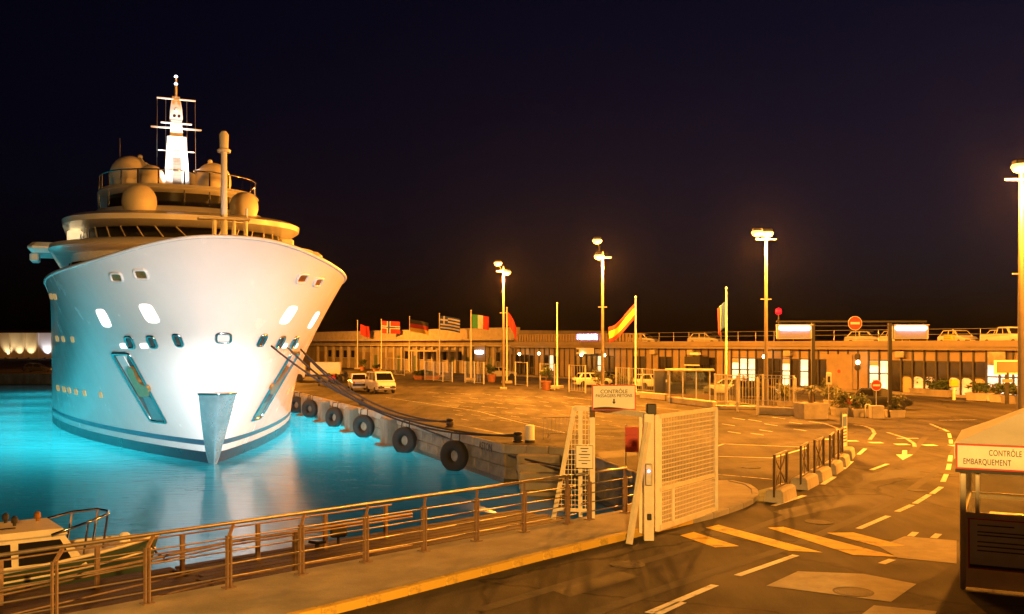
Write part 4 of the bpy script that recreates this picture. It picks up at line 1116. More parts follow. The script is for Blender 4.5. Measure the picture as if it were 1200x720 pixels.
# older concrete building further along
OA = TB(606); OZ = TB(330)
old = thing("harbour_building", "long old concrete harbour building with parapet bands behind the flags", "building", BP(OZ), bang)
OL = OZ - OA
def ox(px): return OZ - TB(px)
MB().box((OL / 2, 8.3, 3.2), (OL, 16, 6.4)).build("core", M_conc_d, old)
MB().box((OL / 2, .1, 5.9), (OL, .8, 1.5)).build("parapet_band", M_conc, old)
MB().box((OL / 2, -.35, 5.1), (OL, 1.2, .22)).build("ledge", M_conc, old)
MB().box((OL / 2, -.2, 4.2), (OL, .7, .2)).build("ledge", M_conc, old)
MB().box((OL / 2, .05, 6.72), (OL, 1.0, .16)).build("coping", M_conc, old)
cache2 = {}
def opiece(name, key, d, m, x, y, z):
    if key not in cache2: o = MB().box((0, 0, 0), d).build(name, m, old); cache2[key] = o
    else: o = cache2[key].copy(); col.objects.link(o)
    o.location = (x, y, z)
random.seed(3)
for px in range(372, 604, 9):
    x = ox(px)
    opiece("pier", "pi", (.5, .5, 4.0), M_conc, x, .12, 2.0)
    x2 = ox(px + 4.5); wd = .8 * abs(ox(px + 9) - x)
    r_ = random.random()
    if r_ < .35: opiece("shutter", "sh", (2.2, .2, 3.0), M_tan2, x2, .22, 1.5)
    elif r_ < .7:
        opiece("window", "wi", (1.5, .12, 1.3), M_glassd, x2, .26, 2.6); opiece("sill", "si", (1.7, .3, .1), M_conc, x2, .2, 1.9)
    else: opiece("door", "do", (1.3, .15, 2.5), mat("green_door", (.08, .12, .08), .6, var=.3), x2, .25, 1.25)
cp = thing("entrance_canopy", "flat concrete canopy jutting from the old harbour building", "canopy", BP(TB(520), 2.0, 3.2), bang)
MB().box((0, 0, .2), (9, 3.4, .22)).build("slab", M_conc, cp)
for sx in (-4, 0, 4): MB().box((sx, -1.4, -1.55), (.25, .25, 3.3)).build("column", M_conc, cp)
wsn = thing("lit_panel", "dark panel with one bright white strip light at the terminal corner", "light", BP(TB(579), 2.5, 2.0), bang)
MB().box((0, .1, 1.1), (3.0, .15, 2.3)).build("panel", M_darkm, wsn)
m_ = MB(); m_.rbox((0, -.08, 1.3), (2.0, .2, .45), .1); m_.build("strip_light", glow("strip_light", (.9, .95, 1), 10), wsn)
for sx in (-1.3, 1.3): MB().box((sx, .1, -1.0), (.12, .12, 2.0)).build("post", M_darkm, wsn)

# far hall across the water with uplit wall
far = thing("far_hall", "distant dark-roofed hall with uplit white wall across the water", "building", (-160, 300, 0), 0)
MB().box((0, 6, 3.9), (60, 12, 7.8)).build("wall", M_signw, far)
MB().box((0, 5.5, 8.2), (62, 14.5, .8)).build("roof", M_darkm, far)
for k in range(14): MB().box((-29 + k * 4.4, -.15, 3.9), (.7, .4, 7.8)).build("pilaster", M_signw, far)
for k, x in enumerate((6, 9.5, 13, 18, 25)):
    q_ = lamp("uplight", 'SPOT', (x, -1.6, .4), 1300 if k < 3 else 1800, (1, .7, .32) if k < 3 else (.95, .92, 1), far, .2, None, 75, .8)
    q_.rotation_euler = (R(158), 0, 0)
    MB().rbox((x, -1.6, .15), (.5, .4, .3), .05).build("uplight_case", M_darkm, far)

# ------------------------------------------------------------------ flagpoles and flags
def cols(*c): return [mat("flag_" + n, v, .8, var=.12, scale=3) for n, v in c]
FR, FW, FK, FY, FB, FG = ("red", (.42, .03, .03)), ("white", (.72, .70, .66)), ("black", (.03, .03, .03)), ("yellow", (.72, .48, .05)), ("blue", (.03, .08, .32)), ("green", (.04, .26, .09))
def f_nor(u, v):
    if abs(v - .5) < .06 or abs(u - .36) < .045: return 2
    if abs(v - .5) < .125 or abs(u - .36) < .09: return 1
    return 0
def f_gre(u, v):
    if u < .38 and v > .44:
        return 1 if abs(u - .19) < .045 or abs(v - .72) < .06 else 0
    return 1 if int(v * 9) % 2 else 0
poles = [(419, 433, "bare-topped", None), (447, 434.5, "Norwegian", None), (480, 438, "German", None), (515, 442, "Greek", None), (552, 446, "Italian", None),
         (594, 449.5, "dull red", None), (653, 455.5, "no", None), (745, 463.5, "Spanish", None), (851, 475, "French", None)]
pole_labels = ["white flagpole with a small dark red flag, next to the yacht", "white flagpole flying the red flag with a dark cross", "white flagpole flying the black, red and gold flag", "white flagpole flying the white striped cross flag",
               "white flagpole flying the green, white and red flag", "white flagpole with the limp dull red flag beside a lamp mast", "bare white flagpole without any flag", "white flagpole flying the drooping yellow and red flag", "white flagpole with the limp tricolour, beside the fence cages"]
pproto = None; ppos = []
for i, (px, py, a_, b_) in enumerate(poles):
    p = G(px, py); ppos.append(p)
    if pproto is None:
        pproto = thing("flagpole", "x", "flagpole", p, 0, "flagpoles along the quay")
        MB().lathe([(.09, .25), (.085, 2), (.05, 8.4), (.03, 8.5)], n=10).build("pole", M_signw, pproto, 40)
        MB().lathe([(.02, 8.46), (.09, 8.52), (.09, 8.6), (.02, 8.68)], n=10).build("finial", M_signw, pproto, True)
        MB().rbox((0, 0, .15), (1.0, 1.0, .32), .04).build("footing", M_conc, pproto)
        MB().tube([(.1, 0, 1), (.09, 0, 8.3)], .008, 4).build("halyard", M_galv, pproto); o = pproto
    else: o = copy_tree(pproto)
    o.location = p; o.rotation_euler = (0, 0, .7 * i); o["label"] = pole_labels[i]
def flag(p, W_, H_, top, fn, mats, label, rz=0.0, droop=.12, furl=0.0, amp=.16, seed=0, gap=.1):
    nu, nv = 26, 18; vs = []; m_ = MB()
    for j in range(nv + 1):
        for i in range(nu + 1):
            u, v = i / nu, j / nv
            x = gap + W_ * u * (1 - furl * (.35 + .65 * u)); z = top - H_ * (1 - v) - droop * W_ * u * (1 + .25 * math.sin(3 * u + seed))
            y = amp * u * math.sin(7.5 * u + 2.0 * v + seed) + furl * .25 * math.sin(18 * u + seed) * u ** .5
            vs.append((x, y, z))
    m_.v = vs
    for j in range(nv):
        for i in range(nu):
            a = j * (nu + 1) + i; m_.f.append((a, a + 1, a + nu + 2, a + nu + 1)); m_.mi.append(fn((i + .5) / nu, (j + .5) / nv))
    o = m_.build("flag", mats, None, True)
    o.location = p; o.rotation_euler = (0, 0, rz); sm = o.modifiers.new("cloth", 'SOLIDIFY'); sm.thickness = .012
    return tag(o, label, "flag", "flags flying on the quay")
flag(ppos[0], 2.1, 1.9, 8.0, lambda u, v: 0, cols(FR), "small dark red flag flying nearest the yacht", R(-8), .3, .2, .3, 1, gap=.5)
flag(ppos[1], 3.1, 2.05, 8.35, f_nor, cols(FR, FW, FB), "red flag with a white-edged dark blue cross", R(-5), .08, 0, .2, 2)
flag(ppos[2], 2.8, 1.85, 8.2, lambda u, v: 2 if v > .667 else 1 if v > .333 else 0, cols(FY, FR, FK), "flag of black, red and gold bands", R(-5), .22, 0, .2, 3)
flag(ppos[3], 2.7, 1.9, 8.3, f_gre, cols(FB, FW), "blue and white striped flag with a white cross", R(-4), .14, 0, .2, 4)
flag(ppos[4], 2.2, 1.65, 8.1, lambda u, v: min(2, int(u * 3)), cols(FG, FW, FR), "upright banded green, white and red flag", R(-4), .1, .05, .2, 5)
flag(ppos[5], 2.2, 1.5, 8.1, lambda u, v: 0, cols(FR), "limp dull red flag hanging in a slanted fold by a lamp mast", R(-6), .75, .55, .12, 6)
flag(ppos[7], 2.6, 1.35, 8.0, lambda u, v: 1 if .25 < v < .75 else 0, cols(FR, FY), "drooping yellow flag with red edges streaming towards the yacht", R(184), .85, .12, .3, 0.4)
flag(ppos[8], 1.7, 1.9, 7.6, lambda u, v: min(2, int(u * 3)), cols(FB, FW, FR), "limp blue, white and red flag hanging against its pole", R(190), .5, .75, .12, 2.2)

# ------------------------------------------------------------------ portal with lightboxes and no-entry signs
po = thing("height_portal", "dark steel height portal spanning the road exit", "portal", (0, 60, 0))
for x in (18.4, 23.1): MB().box((x, 0, 2.88), (.2, .2, 5.76)).build("post", M_black, po)
MB().box((20.75, 0, 5.86), (9.2, .1, .1)).build("beam", M_black, po)
MB().box((20.75, .0, 5.6), (4.5, .06, .06)).build("tie_bar", M_darkm, po)
def lightbox(x, label):
    b = thing("lightbox", label, "lightbox", (x, 59.9, 4.78))
    MB().rbox((0, .12, .42), (2.15, .26, .86), .03).build("case", M_galv, b)
    MB().box((0, -.016, .3), (1.95, .02, .5)).build("panel", mat("lightbox_panel", (.30, .30, .36), .4, var=.1), b)
    m_ = MB(); m_.rbox((0, -.05, .68), (1.9, .1, .2), .04); m_.build("tube_light", M_tube, b)
    MB().box((0, .02, .87), (2.2, .34, .05)).build("hood", M_galv, b)
    for sx in (-.8, .8): MB().tube([(sx, .1, .88), (sx, .1, 1.0)], .025, 6).build("hanger", M_darkm, b)
    return b
lightbox(17.25, "glowing white lightbox hung from the portal beside the red lamp")
lightbox(24.35, "glowing white lightbox hung from the portal beside the roof pick-up")
def no_entry(loc, d, label, postz=None, rz=0.0):
    s_ = thing("no_entry_sign", label, "sign", loc, rz, "no-entry signs")
    RX = Matrix.Rotation(R(90), 4, 'X')
    MB().lathe([(d / 2, 0), (d / 2, .02)], n=32).build("disc", M_red, s_, M=RX)
    MB().lathe([(d / 2 + .03, -.012), (d / 2 + .03, .012)], n=32).build("rim", M_signw, s_, M=RX)
    MB().box((0, -.024, 0), (d * .7, .008, d * .18)).build("white_bar", M_signw, s_)
    if postz: MB().tube([(0, .03, -postz), (0, .03, .2)], .03, 8).build("post", M_galv, s_)
    return s_
no_entry((20.92, 59.85, 5.75), .80, "large round red no-entry sign mounted on the portal beam")
p = G(1027, 489); no_entry((p.x, p.y, 1.95), .62, "small round red no-entry sign on a post by the planters", 1.95)
rl_ = thing("red_lamp", "red warning lamp on a thin pole above the terminal roof", "lamp", (22.0, 81.0, 4.7))
MB().tube([(0, 0, 0), (0, 0, 2.2)], .05, 8).build("pole", M_darkm, rl_)
m_ = MB(); m_.lathe([(.03, 2.2), (.22, 2.28), (.26, 2.5), (.2, 2.68), (.03, 2.75)], n=14); m_.build("lamp_glass", M_redlamp, rl_, True)
# billboard, yellow box, information post
bi = thing("billboard", "brown panel billboard with pale frame on a dark post by the terminal", "billboard", G(1180, 474), R(12))
MB().box((0, 0, 1.2), (.2, .2, 2.4)).build("post", M_darkm, bi); MB().box((0, -.0, 2.75), (2.1, .16, 1.05)).build("frame", M_signw, bi)
MB().box((0, -.09, 2.77), (1.85, .03, .82)).build("panel", M_tan2, bi); MB().box((0, -.05, 1.75), (.8, .12, .25)).build("small_plate", M_tan, bi)
yb = thing("letter_box", "yellow box on a slim post before the terminal", "letter box", G(1118, 469))
MB().rbox((0, 0, .5), (.18, .18, 1.0), .02).build("post", M_cream, yb); MB().rbox((0, 0, 1.35), (.62, .4, .62), .06).build("box", mat("post_yellow", (.62, .42, .03), .45, var=.1), yb)
ip = thing("information_post", "white information post with dark panel by the square planter", "sign", G(971, 483))
MB().tube([(0, 0, 0), (0, 0, 2.5)], .04, 8).build("post", M_galv, ip); MB().rbox((0, -.05, 2.2), (.34, .06, .78), .02).build("plate", M_signw, ip); MB().box((0, -.085, 2.15), (.18, .01, .4)).build("pictogram", M_darkm, ip)

# ------------------------------------------------------------------ plants
def leaf_cloud(rx, rz_, z0, n, size, seed):
    rnd = random.Random(seed); m_ = MB()
    clumps = [(rnd.uniform(-.6, .6) * rx, rnd.uniform(-.6, .6) * rx, z0 + rnd.uniform(.25, .95) * rz_, rnd.uniform(.3, .55) * rx) for _ in range(9)]
    for _ in range(n):
        cx, cy, cz, cr = rnd.choice(clumps)
        d = Vector((rnd.gauss(0, 1), rnd.gauss(0, 1), rnd.gauss(0, .9))).normalized() * cr * rnd.uniform(.5, 1.15)
        c = Vector((cx, cy, cz)) + d; a = Vector((rnd.gauss(0, 1), rnd.gauss(0, 1), rnd.gauss(0, 1))).normalized(); b = a.orthogonal().normalized()
        L = size * rnd.uniform(.6, 1.4)
        m_.add([c - a * L, c + b * L * .35, c + a * L, c - b * L * .35], [(0, 1, 2, 3)])
    return m_
def bush(loc, label, pot_w, pot_h, pot_m, rx, rz_, seed, leaf=None, square=True, long_=1.0, rzrot=0.0, n=420):
    t = thing("potted_shrub", label, "plant", loc, rzrot, "shrubs in planters")
    if square:
        m_ = MB(); m_.loft([[Vector((sx * pot_w / 2 * long_ * k, sy * pot_w / 2 * k, z)) for sx, sy in ((-1, -1), (1, -1), (1, 1), (-1, 1))] for z, k in ((0, .92), (pot_h - .1, 1.0), (pot_h - .1, 1.05), (pot_h, 1.05))]); m_.build("planter", pot_m, t)
        MB().box((0, 0, pot_h), (pot_w * long_ * .9, pot_w * .9, .02)).build("soil", M_soil, t)
    else:
        MB().lathe([(pot_w * .36, 0), (pot_w * .46, pot_h * .8), (pot_w * .52, pot_h * .82), (pot_w * .52, pot_h), (pot_w * .44, pot_h)], n=16).build("pot", pot_m, t, 40)
    m_ = MB(); rnd = random.Random(seed)
    for k in range(5): m_.tube([(0, 0, pot_h - .05), (rnd.uniform(-.3, .3) * rx, rnd.uniform(-.3, .3) * rx, pot_h + rz_ * .55)], .025, 5, r2=.01)
    m_.build("stem", M_trunk, t)
    cl = leaf_cloud(rx, rz_, pot_h, n, .12, seed)
    if long_ > 1: cl.v = [(x * long_, y, z) for x, y, z in cl.v]
    cl.build("foliage", leaf or M_leaf, t)
    return t
bush(G(576, 448), "dark shrub in a terracotta pot before the lit strip panel", 1.1, .9, M_terra, .75, 1.1, 1, square=False)
bush(G(640, 457.5), "tall dark shrub in a brown pot beside the bare flagpole", 1.0, .9, M_terra, .7, 1.5, 2, square=False)
bush(G(500, 445), "low shrub in a long brown trough below the Greek-striped flag", 1.0, .5, M_terra, .5, .5, 21, long_=3.2)
bush(G(425, 434.5), "small round shrub next to the flagpole by the yacht", 1.0, .6, M_terra, .8, 1.1, 22, square=False)
bush(G(441, 436), "low red-brown pot of shrubs below the cross flag", 1.2, .5, M_terra, .7, .6, 23, square=False)
bush(G(702, 460), "bushy shrub in a pale tub beside the second sodium mast", 1.1, .6, M_conc, 1.0, 1.3, 3, M_leaf2)
bush(G(730, 461), "wide olive shrub behind the gate header sign", 1.2, .5, M_conc, 1.2, 1.0, 4, M_leaf2)
bush(G(985, 487), "loose olive shrub in a square planter next to the palm", .95, .5, M_conc, .65, .9, 5, M_leaf2)
bush(G(1007, 488), "dense dark shrub in a low planter under the small no-entry sign", 1.1, .5, M_conc, .7, .75, 6)
bush(G(1049, 489), "shrub in a small planter at the foot of the portal post", .9, .45, M_conc, .55, .9, 7, M_leaf2)
bush(G(975, 477), "olive shrub with thin branches behind the information post", .9, .5, M_conc, .9, 1.3, 8, M_leaf2)
bush(G(920, 478), "shrub growing inside the fence cage by the square planter", .9, .5, M_conc, .7, 1.2, 9, M_leaf2)
for k, (px, py, ln, la) in enumerate(((1084, 463.5, 2.4, "long low trough of dark shrubs before the terminal curtains"), (1102, 465, 2.2, "trough of dark shrubs just before the yellow letter box"), (1148, 469.5, 1.8, "pale trough with bushy shrub past the yellow letter box"),
                                     (1172, 471.5, 1.2, "square planter with shrub at the billboard post"), (1188, 473, 1.5, "planter with dark shrub just past the billboard post"), (1205, 474, 1.5, "planter with dark shrub at the end of the terminal row"), (1064, 462, 2.4, "dark trough of shrubs behind the parked dark car"))):
    bush(G(px, py), la, 1.0, .6, M_conc if k in (2, 3) else M_conc_d, .55, .8, 40 + k, long_=ln, rzrot=bang)
# palm in a square planter
pm = thing("potted_palm", "young palm in a big square concrete planter", "plant", G(950, 490.5), R(8))
MB().loft([[Vector((sx * .76 * k, sy * .76 * k, z)) for sx, sy in ((-1, -1), (1, -1), (1, 1), (-1, 1))] for z, k in ((0, .97), (.9, 1.0), (.95, .97))]).build("planter", M_conc, pm)
MB().tube([(0, 0, .9), (.03, 0, 1.3), (.0, .02, 1.65)], .17, 10, r2=.13).build("trunk", M_trunk, pm)
rnd = random.Random(4)
for k in range(22):
    az = k * 2.399; el = rnd.uniform(.25, 1.25); L = rnd.uniform(1.0, 1.5); m_ = MB(); pts_ = []
    for i in range(9):
        t = i / 8; r_ = L * t * math.cos(el * (1 - .5 * t)); z = 1.6 + L * t * math.sin(el) - .75 * L * t * t
        pts_.append(Vector((r_ * math.cos(az), r_ * math.sin(az), z)))
    m_.tube(pts_, .015, 4, r2=.004)
    sd = Vector((-math.sin(az), math.cos(az), 0))
    for i in range(1, 9):
        for q in (0, .5):
            c = pts_[i - 1].lerp(pts_[i], q); tdir = (pts_[i] - pts_[i - 1]).normalized()
            for s_ in (1, -1):
                e_ = c + sd * s_ * .26 * (1.15 - i / 9) + tdir * .16 - Vector((0, 0, .05)); m_.add([c, c + tdir * .035, e_, c - tdir * .01], [(0, 1, 2, 3)])
    m_.build("frond", M_leaf2, pm)
# low concrete walls, white hoops, red board
for k, (a, b, h_, la) in enumerate((((752, 467), (782, 470), .55, "low concrete wall with rounded end behind the gate header"), ((784, 472), (838, 479), .5, "low concrete wall before the guard shelter"), ((888, 486), (932, 488), .55, "low wall carrying the fence cage next to the palm"), ((838, 480), (886, 480.5), .3, "low kerb wall at the foot of the tricolour flagpole"))):
    a, b = G(*a), G(*b); d = b - a; m_ = MB(); m_.rbox((0, 0, h_ / 2), (d.length, .4, h_), .06); o = m_.build("low_wall", M_conc); o.location = (a + b) / 2; o.rotation_euler = (0, 0, math.atan2(d.y, d.x)); tag(o, la, "wall")
for px, la in ((1017, "white tubular hoop guard between the planters"), (1012, "white tubular hoop guard next to the dense dark shrub")):
    o = MB().tube([(-.15, 0, 0), (-.15, 0, .75), (-.08, 0, .82), (.08, 0, .82), (.15, 0, .75), (.15, 0, 0)], .035, 8).build("hoop_guard", M_signw, None, True); o.location = G(px, 490 if px > 1013 else 487); tag(o, la, "bollard", "white hoop guards")
o = MB().rbox((0, 0, .4), (.75, .6, .8), .04).build("concrete_block", M_conc); o.location = G(1027, 491); tag(o, "plain concrete block under the small no-entry sign", "block")
rb = thing("red_board", "low red road board beside the planters", "barrier", G(997, 484))
MB().rbox((0, 0, .75), (1.0, .06, .28), .02).build("board", M_red, rb)
for sx in (-.4, .4): MB().tube([(sx, .03, 0), (sx, .03, .8)], .025, 6).build("leg", M_darkm, rb)

# ------------------------------------------------------------------ fence panels and cages in front of the terminal
def fence(pts, h_, label, base=0.0, bars=7, name="mesh_fence"):
    t = thing(name, label, "fence", (0, 0, 0), 0, "steel fences before the terminal")
    P_ = [G(*p) for p in pts]; inf = MB()
    for a, b in zip(P_, P_[1:]):
        for z in (h_, base + .12): MB().bar((a.x, a.y, z), (b.x, b.y, z), .05, .05).build("rail", M_galv, t)
        for k in range(1, bars + 1):
            c = a.lerp(b, k / (bars + 1)); inf.bar((c.x, c.y, base + .12), (c.x, c.y, h_), .025, .025)
    for p in P_: MB().box((p.x, p.y, (h_ + .05) / 2), (.13, .13, h_ + .05)).build("post", M_galv, t)
    tag(inf.build("bar_infill", M_galv, t), kind="stuff")
    return t
fence([(498, 445.5), (508, 446.5), (519, 447.5), (530, 448)], 2.3, "tall steel bar fence below the striped flag")
fence([(545, 448.5), (556, 449.5), (567, 450.5)], 2.4, "short steel bar fence beside the green, white and red flag", bars=5)
fence([(452, 438.5), (463, 439.5), (474, 440.5)], 2.4, "distant steel bar fence between the cross flag and the tricolour bands", bars=5)
for a, b, la in (((604, 451.5), (618, 453), "open steel hoop frame next to the first sodium mast"), ((633, 456), (650, 457.5), "open steel hoop frame round the tall dark shrub"), ((667, 459.5), (686, 461), "steel frame panel between the bare pole and the second mast")):
    fence([a, b], 2.5, la, bars=0 if a[0] < 660 else 5, name="frame_panel")
fence([(722, 463), (737, 464.5), (753, 466), (768, 467.5), (783, 469)], 2.4, "steel bar fence behind the gate header sign", .5, 6)
fence([(838, 476), (851, 478), (864, 480)], 2.3, "steel bar fence running behind the limp tricolour", .3, 6)
fence([(864, 483), (888, 487), (932, 489), (930, 482), (894, 480), (866, 478)], 2.35, "steel fence cage with low wall next to the palm planter", .5, 6)
# guard shelter
gs = thing("guard_shelter", "glazed guard shelter with flat pale roof before the terminal", "shelter", G(808, 472), R(-10))
for x in (-1.5, -.5, .5, 1.5):
    for y in (-.9, .9): MB().box((x, y, 1.2), (.09, .09, 2.4)).build("post", M_galv, gs)
MB().rbox((0, 0, 2.5), (3.7, 2.4, .16), .04).build("roof", M_conc, gs)
for x in (-1, 0, 1):
    for y in (-.9, .9): MB().box((x, y, 1.5), (.9, .02, 1.6)).build("glass_pane", M_glassc, gs); MB().box((x, y, .4), (.9, .04, .6)).build("lower_panel", M_tan2, gs)
MB().rbox((.4, .2, .5), (1.4, .6, 1.0), .04).build("desk", M_cream, gs)
bt = thing("stone_column", "dark blue-grey booth panel between the fence and the guard shelter", "panel", G(773, 468.5))
MB().box((0, 0, 1.15), (.9, .5, 2.3)).build("panel", mat("booth_blue", (.07, .08, .12), .5, var=.2), bt); MB().box((0, 0, 2.35), (1.0, .6, .1)).build("cap", M_conc_d, bt)

# ------------------------------------------------------------------ vehicles
def wheel_mb(r, w_): return MB().lathe([(r * .62, -w_ / 2), (r * .95, -w_ / 2), (r, -w_ / 2 + .03), (r, w_ / 2 - .03), (r * .95, w_ / 2), (r * .62, w_ / 2)], n=18)
def vehicle(name, label, cat, loc, rz, paint, sect, cab, wheels, r=.31, group=None, glass=None):
    """sect: (x, z_low, z_belt, half width); cab: (x0, x1, half width, z) rings from belt to roof; x forward"""
    t = thing(name, label, cat, loc, rz, group); rings = []
    for x, zl, zb, hw in sect:
        c = min(.10, (zb - zl) * .3)
        rings.append([Vector(v) for v in ((x, -hw + .06, zl), (x, hw - .06, zl), (x, hw, zl + c), (x, hw, zb - c), (x, hw - c * .9, zb), (x, -hw + c * .9, zb), (x, -hw, zb - c), (x, -hw, zl + c))])
    body = MB().loft(rings).build("body", paint, t, 35)
    cr = [[Vector((x0, -hw, z)), Vector((x1, -hw, z)), Vector((x1, hw, z)), Vector((x0, hw, z))] for x0, x1, hw, z in cab]
    MB().loft(cr).build("cabin", paint, t, 30)
    (a0, a1, ah, az), (b0, b1, bh, bz) = cab[0], cab[1]
    def lerp(u, v, k): return u + (v - u) * k
    def q(k): return lerp(a0, b0, k), lerp(a1, b1, k), lerp(ah, bh, k), lerp(az, bz, k)
    lo_, hi_ = q(.12), q(.9); e = .012
    MB().sheet([(lo_[1] + e, -lo_[2] * .88, lo_[3]), (lo_[1] + e, lo_[2] * .88, lo_[3]), (hi_[1] + e, hi_[2] * .86, hi_[3]), (hi_[1] + e, -hi_[2] * .86, hi_[3])]).build("windscreen", M_glassd, t)
    MB().sheet([(lo_[0] - e, -lo_[2] * .85, lo_[3]), (lo_[0] - e, lo_[2] * .85, lo_[3]), (hi_[0] - e, hi_[2] * .83, hi_[3]), (hi_[0] - e, -hi_[2] * .83, hi_[3])]).build("rear_window", M_glassd, t)
    n = 2 if (a1 - a0) < 3.2 else 3
    for s_ in (1, -1):
        for k in range(n):
            f0, f1 = (k + .07) / n, (k + .93) / n
            def px_(ring, f): m0, m1 = ring[0] + .1, ring[1] - .1; return lerp(m0, m1, f)
            MB().sheet([(px_(lo_, f0), s_ * (lo_[2] + e), lo_[3]), (px_(lo_, f1), s_ * (lo_[2] + e), lo_[3]), (px_(hi_, f1), s_ * (hi_[2] + e), hi_[3]), (px_(hi_, f0), s_ * (hi_[2] + e), hi_[3])]).build("side_window", M_glassd, t)
        for x in wheels:
            wo = wheel_mb(r, .2).build("wheel", M_tyre, t, 40, M=Matrix.Translation((x, s_ * (sect[2][3] - .09), r)) @ Matrix.Rotation(R(90), 4, 'X'))
            MB().lathe([(r * .6, -.085), (r * .6, .085)], n=14).build("rim", M_galv, wo)
        xf, xb = sect[-1], sect[0]
        MB().rbox((xf[0] - .02, s_ * (xf[3] - .25), xf[2] - .16), (.08, .3, .16), .03).build("headlight", M_chrome, t)
        MB().rbox((xb[0] + .02, s_ * (xb[3] - .16), xb[2] - .16), (.08, .16, .24), .03).build("tail_light", M_red, t)
        MB().rbox((cab[0][1] - .25, s_ * (ah + .1), az + .12), (.12, .18, .13), .03).build("mirror", M_black, t)
    xf, xb = sect[-1], sect[0]
    MB().rbox((xf[0] + .02, 0, xf[1] + .16), (.12, xf[3] * 1.96, .2), .05).build("bumper", M_darkm, t)
    MB().rbox((xb[0] - .02, 0, xb[1] + .16), (.12, xb[3] * 1.96, .2), .05).build("bumper", M_darkm, t)
    MB().box((xf[0] + .085, 0, xf[1] + .17), (.015, .5, .11)).build("number_plate", M_signw, t)
    MB().box((xf[0] + .012, 0, xf[2] - .2), (.02, xf[3] * .9, .12)).build("grille", M_black, t)
    return t
SED = ([(-2.0, .42, .85, .72), (-1.9, .26, .92, .8), (-.9, .22, .93, .83), (.7, .22, .93, .83), (1.5, .24, .86, .8), (1.95, .36, .68, .7)], [(-1.75, 1.0, .76, .9), (-1.35, .35, .6, 1.42), (-1.25, .2, .5, 1.45)], (-1.25, 1.25))
VAN = ([(-2.35, .45, 1.15, .86), (-2.3, .32, 1.18, .9), (0, .30, 1.18, .92), (1.3, .30, 1.16, .92), (1.9, .32, 1.05, .9), (2.3, .42, .82, .82)], [(-2.33, 1.75, .88, 1.12), (-2.2, .95, .76, 1.9), (-2.05, .75, .68, 1.96)], (-1.45, 1.35))
PICK = ([(-2.4, .5, 1.0, .82), (-2.35, .36, 1.04, .86), (0, .36, 1.04, .87), (1.4, .36, 1.0, .86), (2.0, .38, .98, .84), (2.3, .5, .85, .78)], [(-.6, 1.15, .78, 1.0), (-.45, .6, .66, 1.62), (-.35, .5, .58, 1.66)], (-1.5, 1.5))
def paintm(n, c): return mat("car_paint_" + n, c, .25, var=.04, scale=1, coat=.5)
PW, PD, PS, PB = paintm("white", (.72, .71, .68)), paintm("dark", (.03, .032, .036)), paintm("silver", (.45, .45, .44)), paintm("blue", (.06, .10, .2))
vehicle("parked_van", "white passenger van facing the gate on the open quay", "van", G(446, 460.5), R(-68), PW, *VAN)
vehicle("parked_car", "pale pick-up seen from behind, next to the white van on the quay", "car", G(420, 458), R(105), PW, *PICK)
vehicle("parked_car", "dark car half hidden behind the planters by the portal post", "car", G(1032, 480), R(-18), PD, *SED)
gp_ = "cars parked before the terminal"
for px, py, rz, pt, la in ((694, 453, 15, PW, "white car parked behind the fence beside the second sodium mast"), (708, 451, -160, PD, "dark car parked behind the olive shrub at the terminal"), (764, 455, 20, PW, "white car parked behind the steel fence at the gate header sign"), (588, 443, 5, PS, "silver car parked under the strip light panel"),
                           (884, 467, -20, PD, "dark car parked behind the fence cage under the lit windows"), (852, 463, 160, PS, "silver car parked behind the limp tricolour")):
    vehicle("parked_car", la, "car", G(px, py), R(rz), pt, *SED, group=gp_)
DZ = 4.26
def roofp(px, w_): p = BP(TB(px), -w_); return Vector((p.x * 1, p.y, DZ))
for px, w_, rz, pt, kind, la in ((728, 3.5, 20, PW, SED, "white car on the roof next to the slatted parapet"), (797, 4, 15, PS, SED, "silver car on the terminal roof behind the railing"), (783, 7, -165, PD, SED, "dark car on the terminal roof further back from the edge"), (985, 4, 10, PS, SED, "silver car on the roof below the large no-entry sign"),
                                  (1018, 3.5, 150, PW, SED, "white car on the roof between sign and portal post"), (1092, 4, -25, PW, SED, "small white car on the roof beside the yellow cabinet"), (1136, 4.5, 150, PW, SED, "white car on the roof behind the pick-up tailgate"), (1160, 2.8, -20, PW, PICK, "long white pick-up on the terminal roof edge"), (1196, 4.5, -20, PW, SED, "white car on the roof ahead of the pick-up")):
    p = roofp(px, w_)
    vehicle("parked_car", la, "car", p - Vector((0, 0, .35 if False else 0)), bang + R(rz), pt, *kind, group="cars parked on the terminal roof")
yc = thing("yellow_cabinet", "yellow slatted cabinet on the terminal roof edge", "cabinet", roofp(1103, 1.2), bang)
MB().rbox((0, 0, .5), (.75, .6, 1.0), .04).build("case", mat("post_yellow", (.62, .42, .03)), yc)
for k in range(5): MB().box((0, -.31, .2 + k * .16), (.6, .02, .05)).build("slat", M_tan, yc)
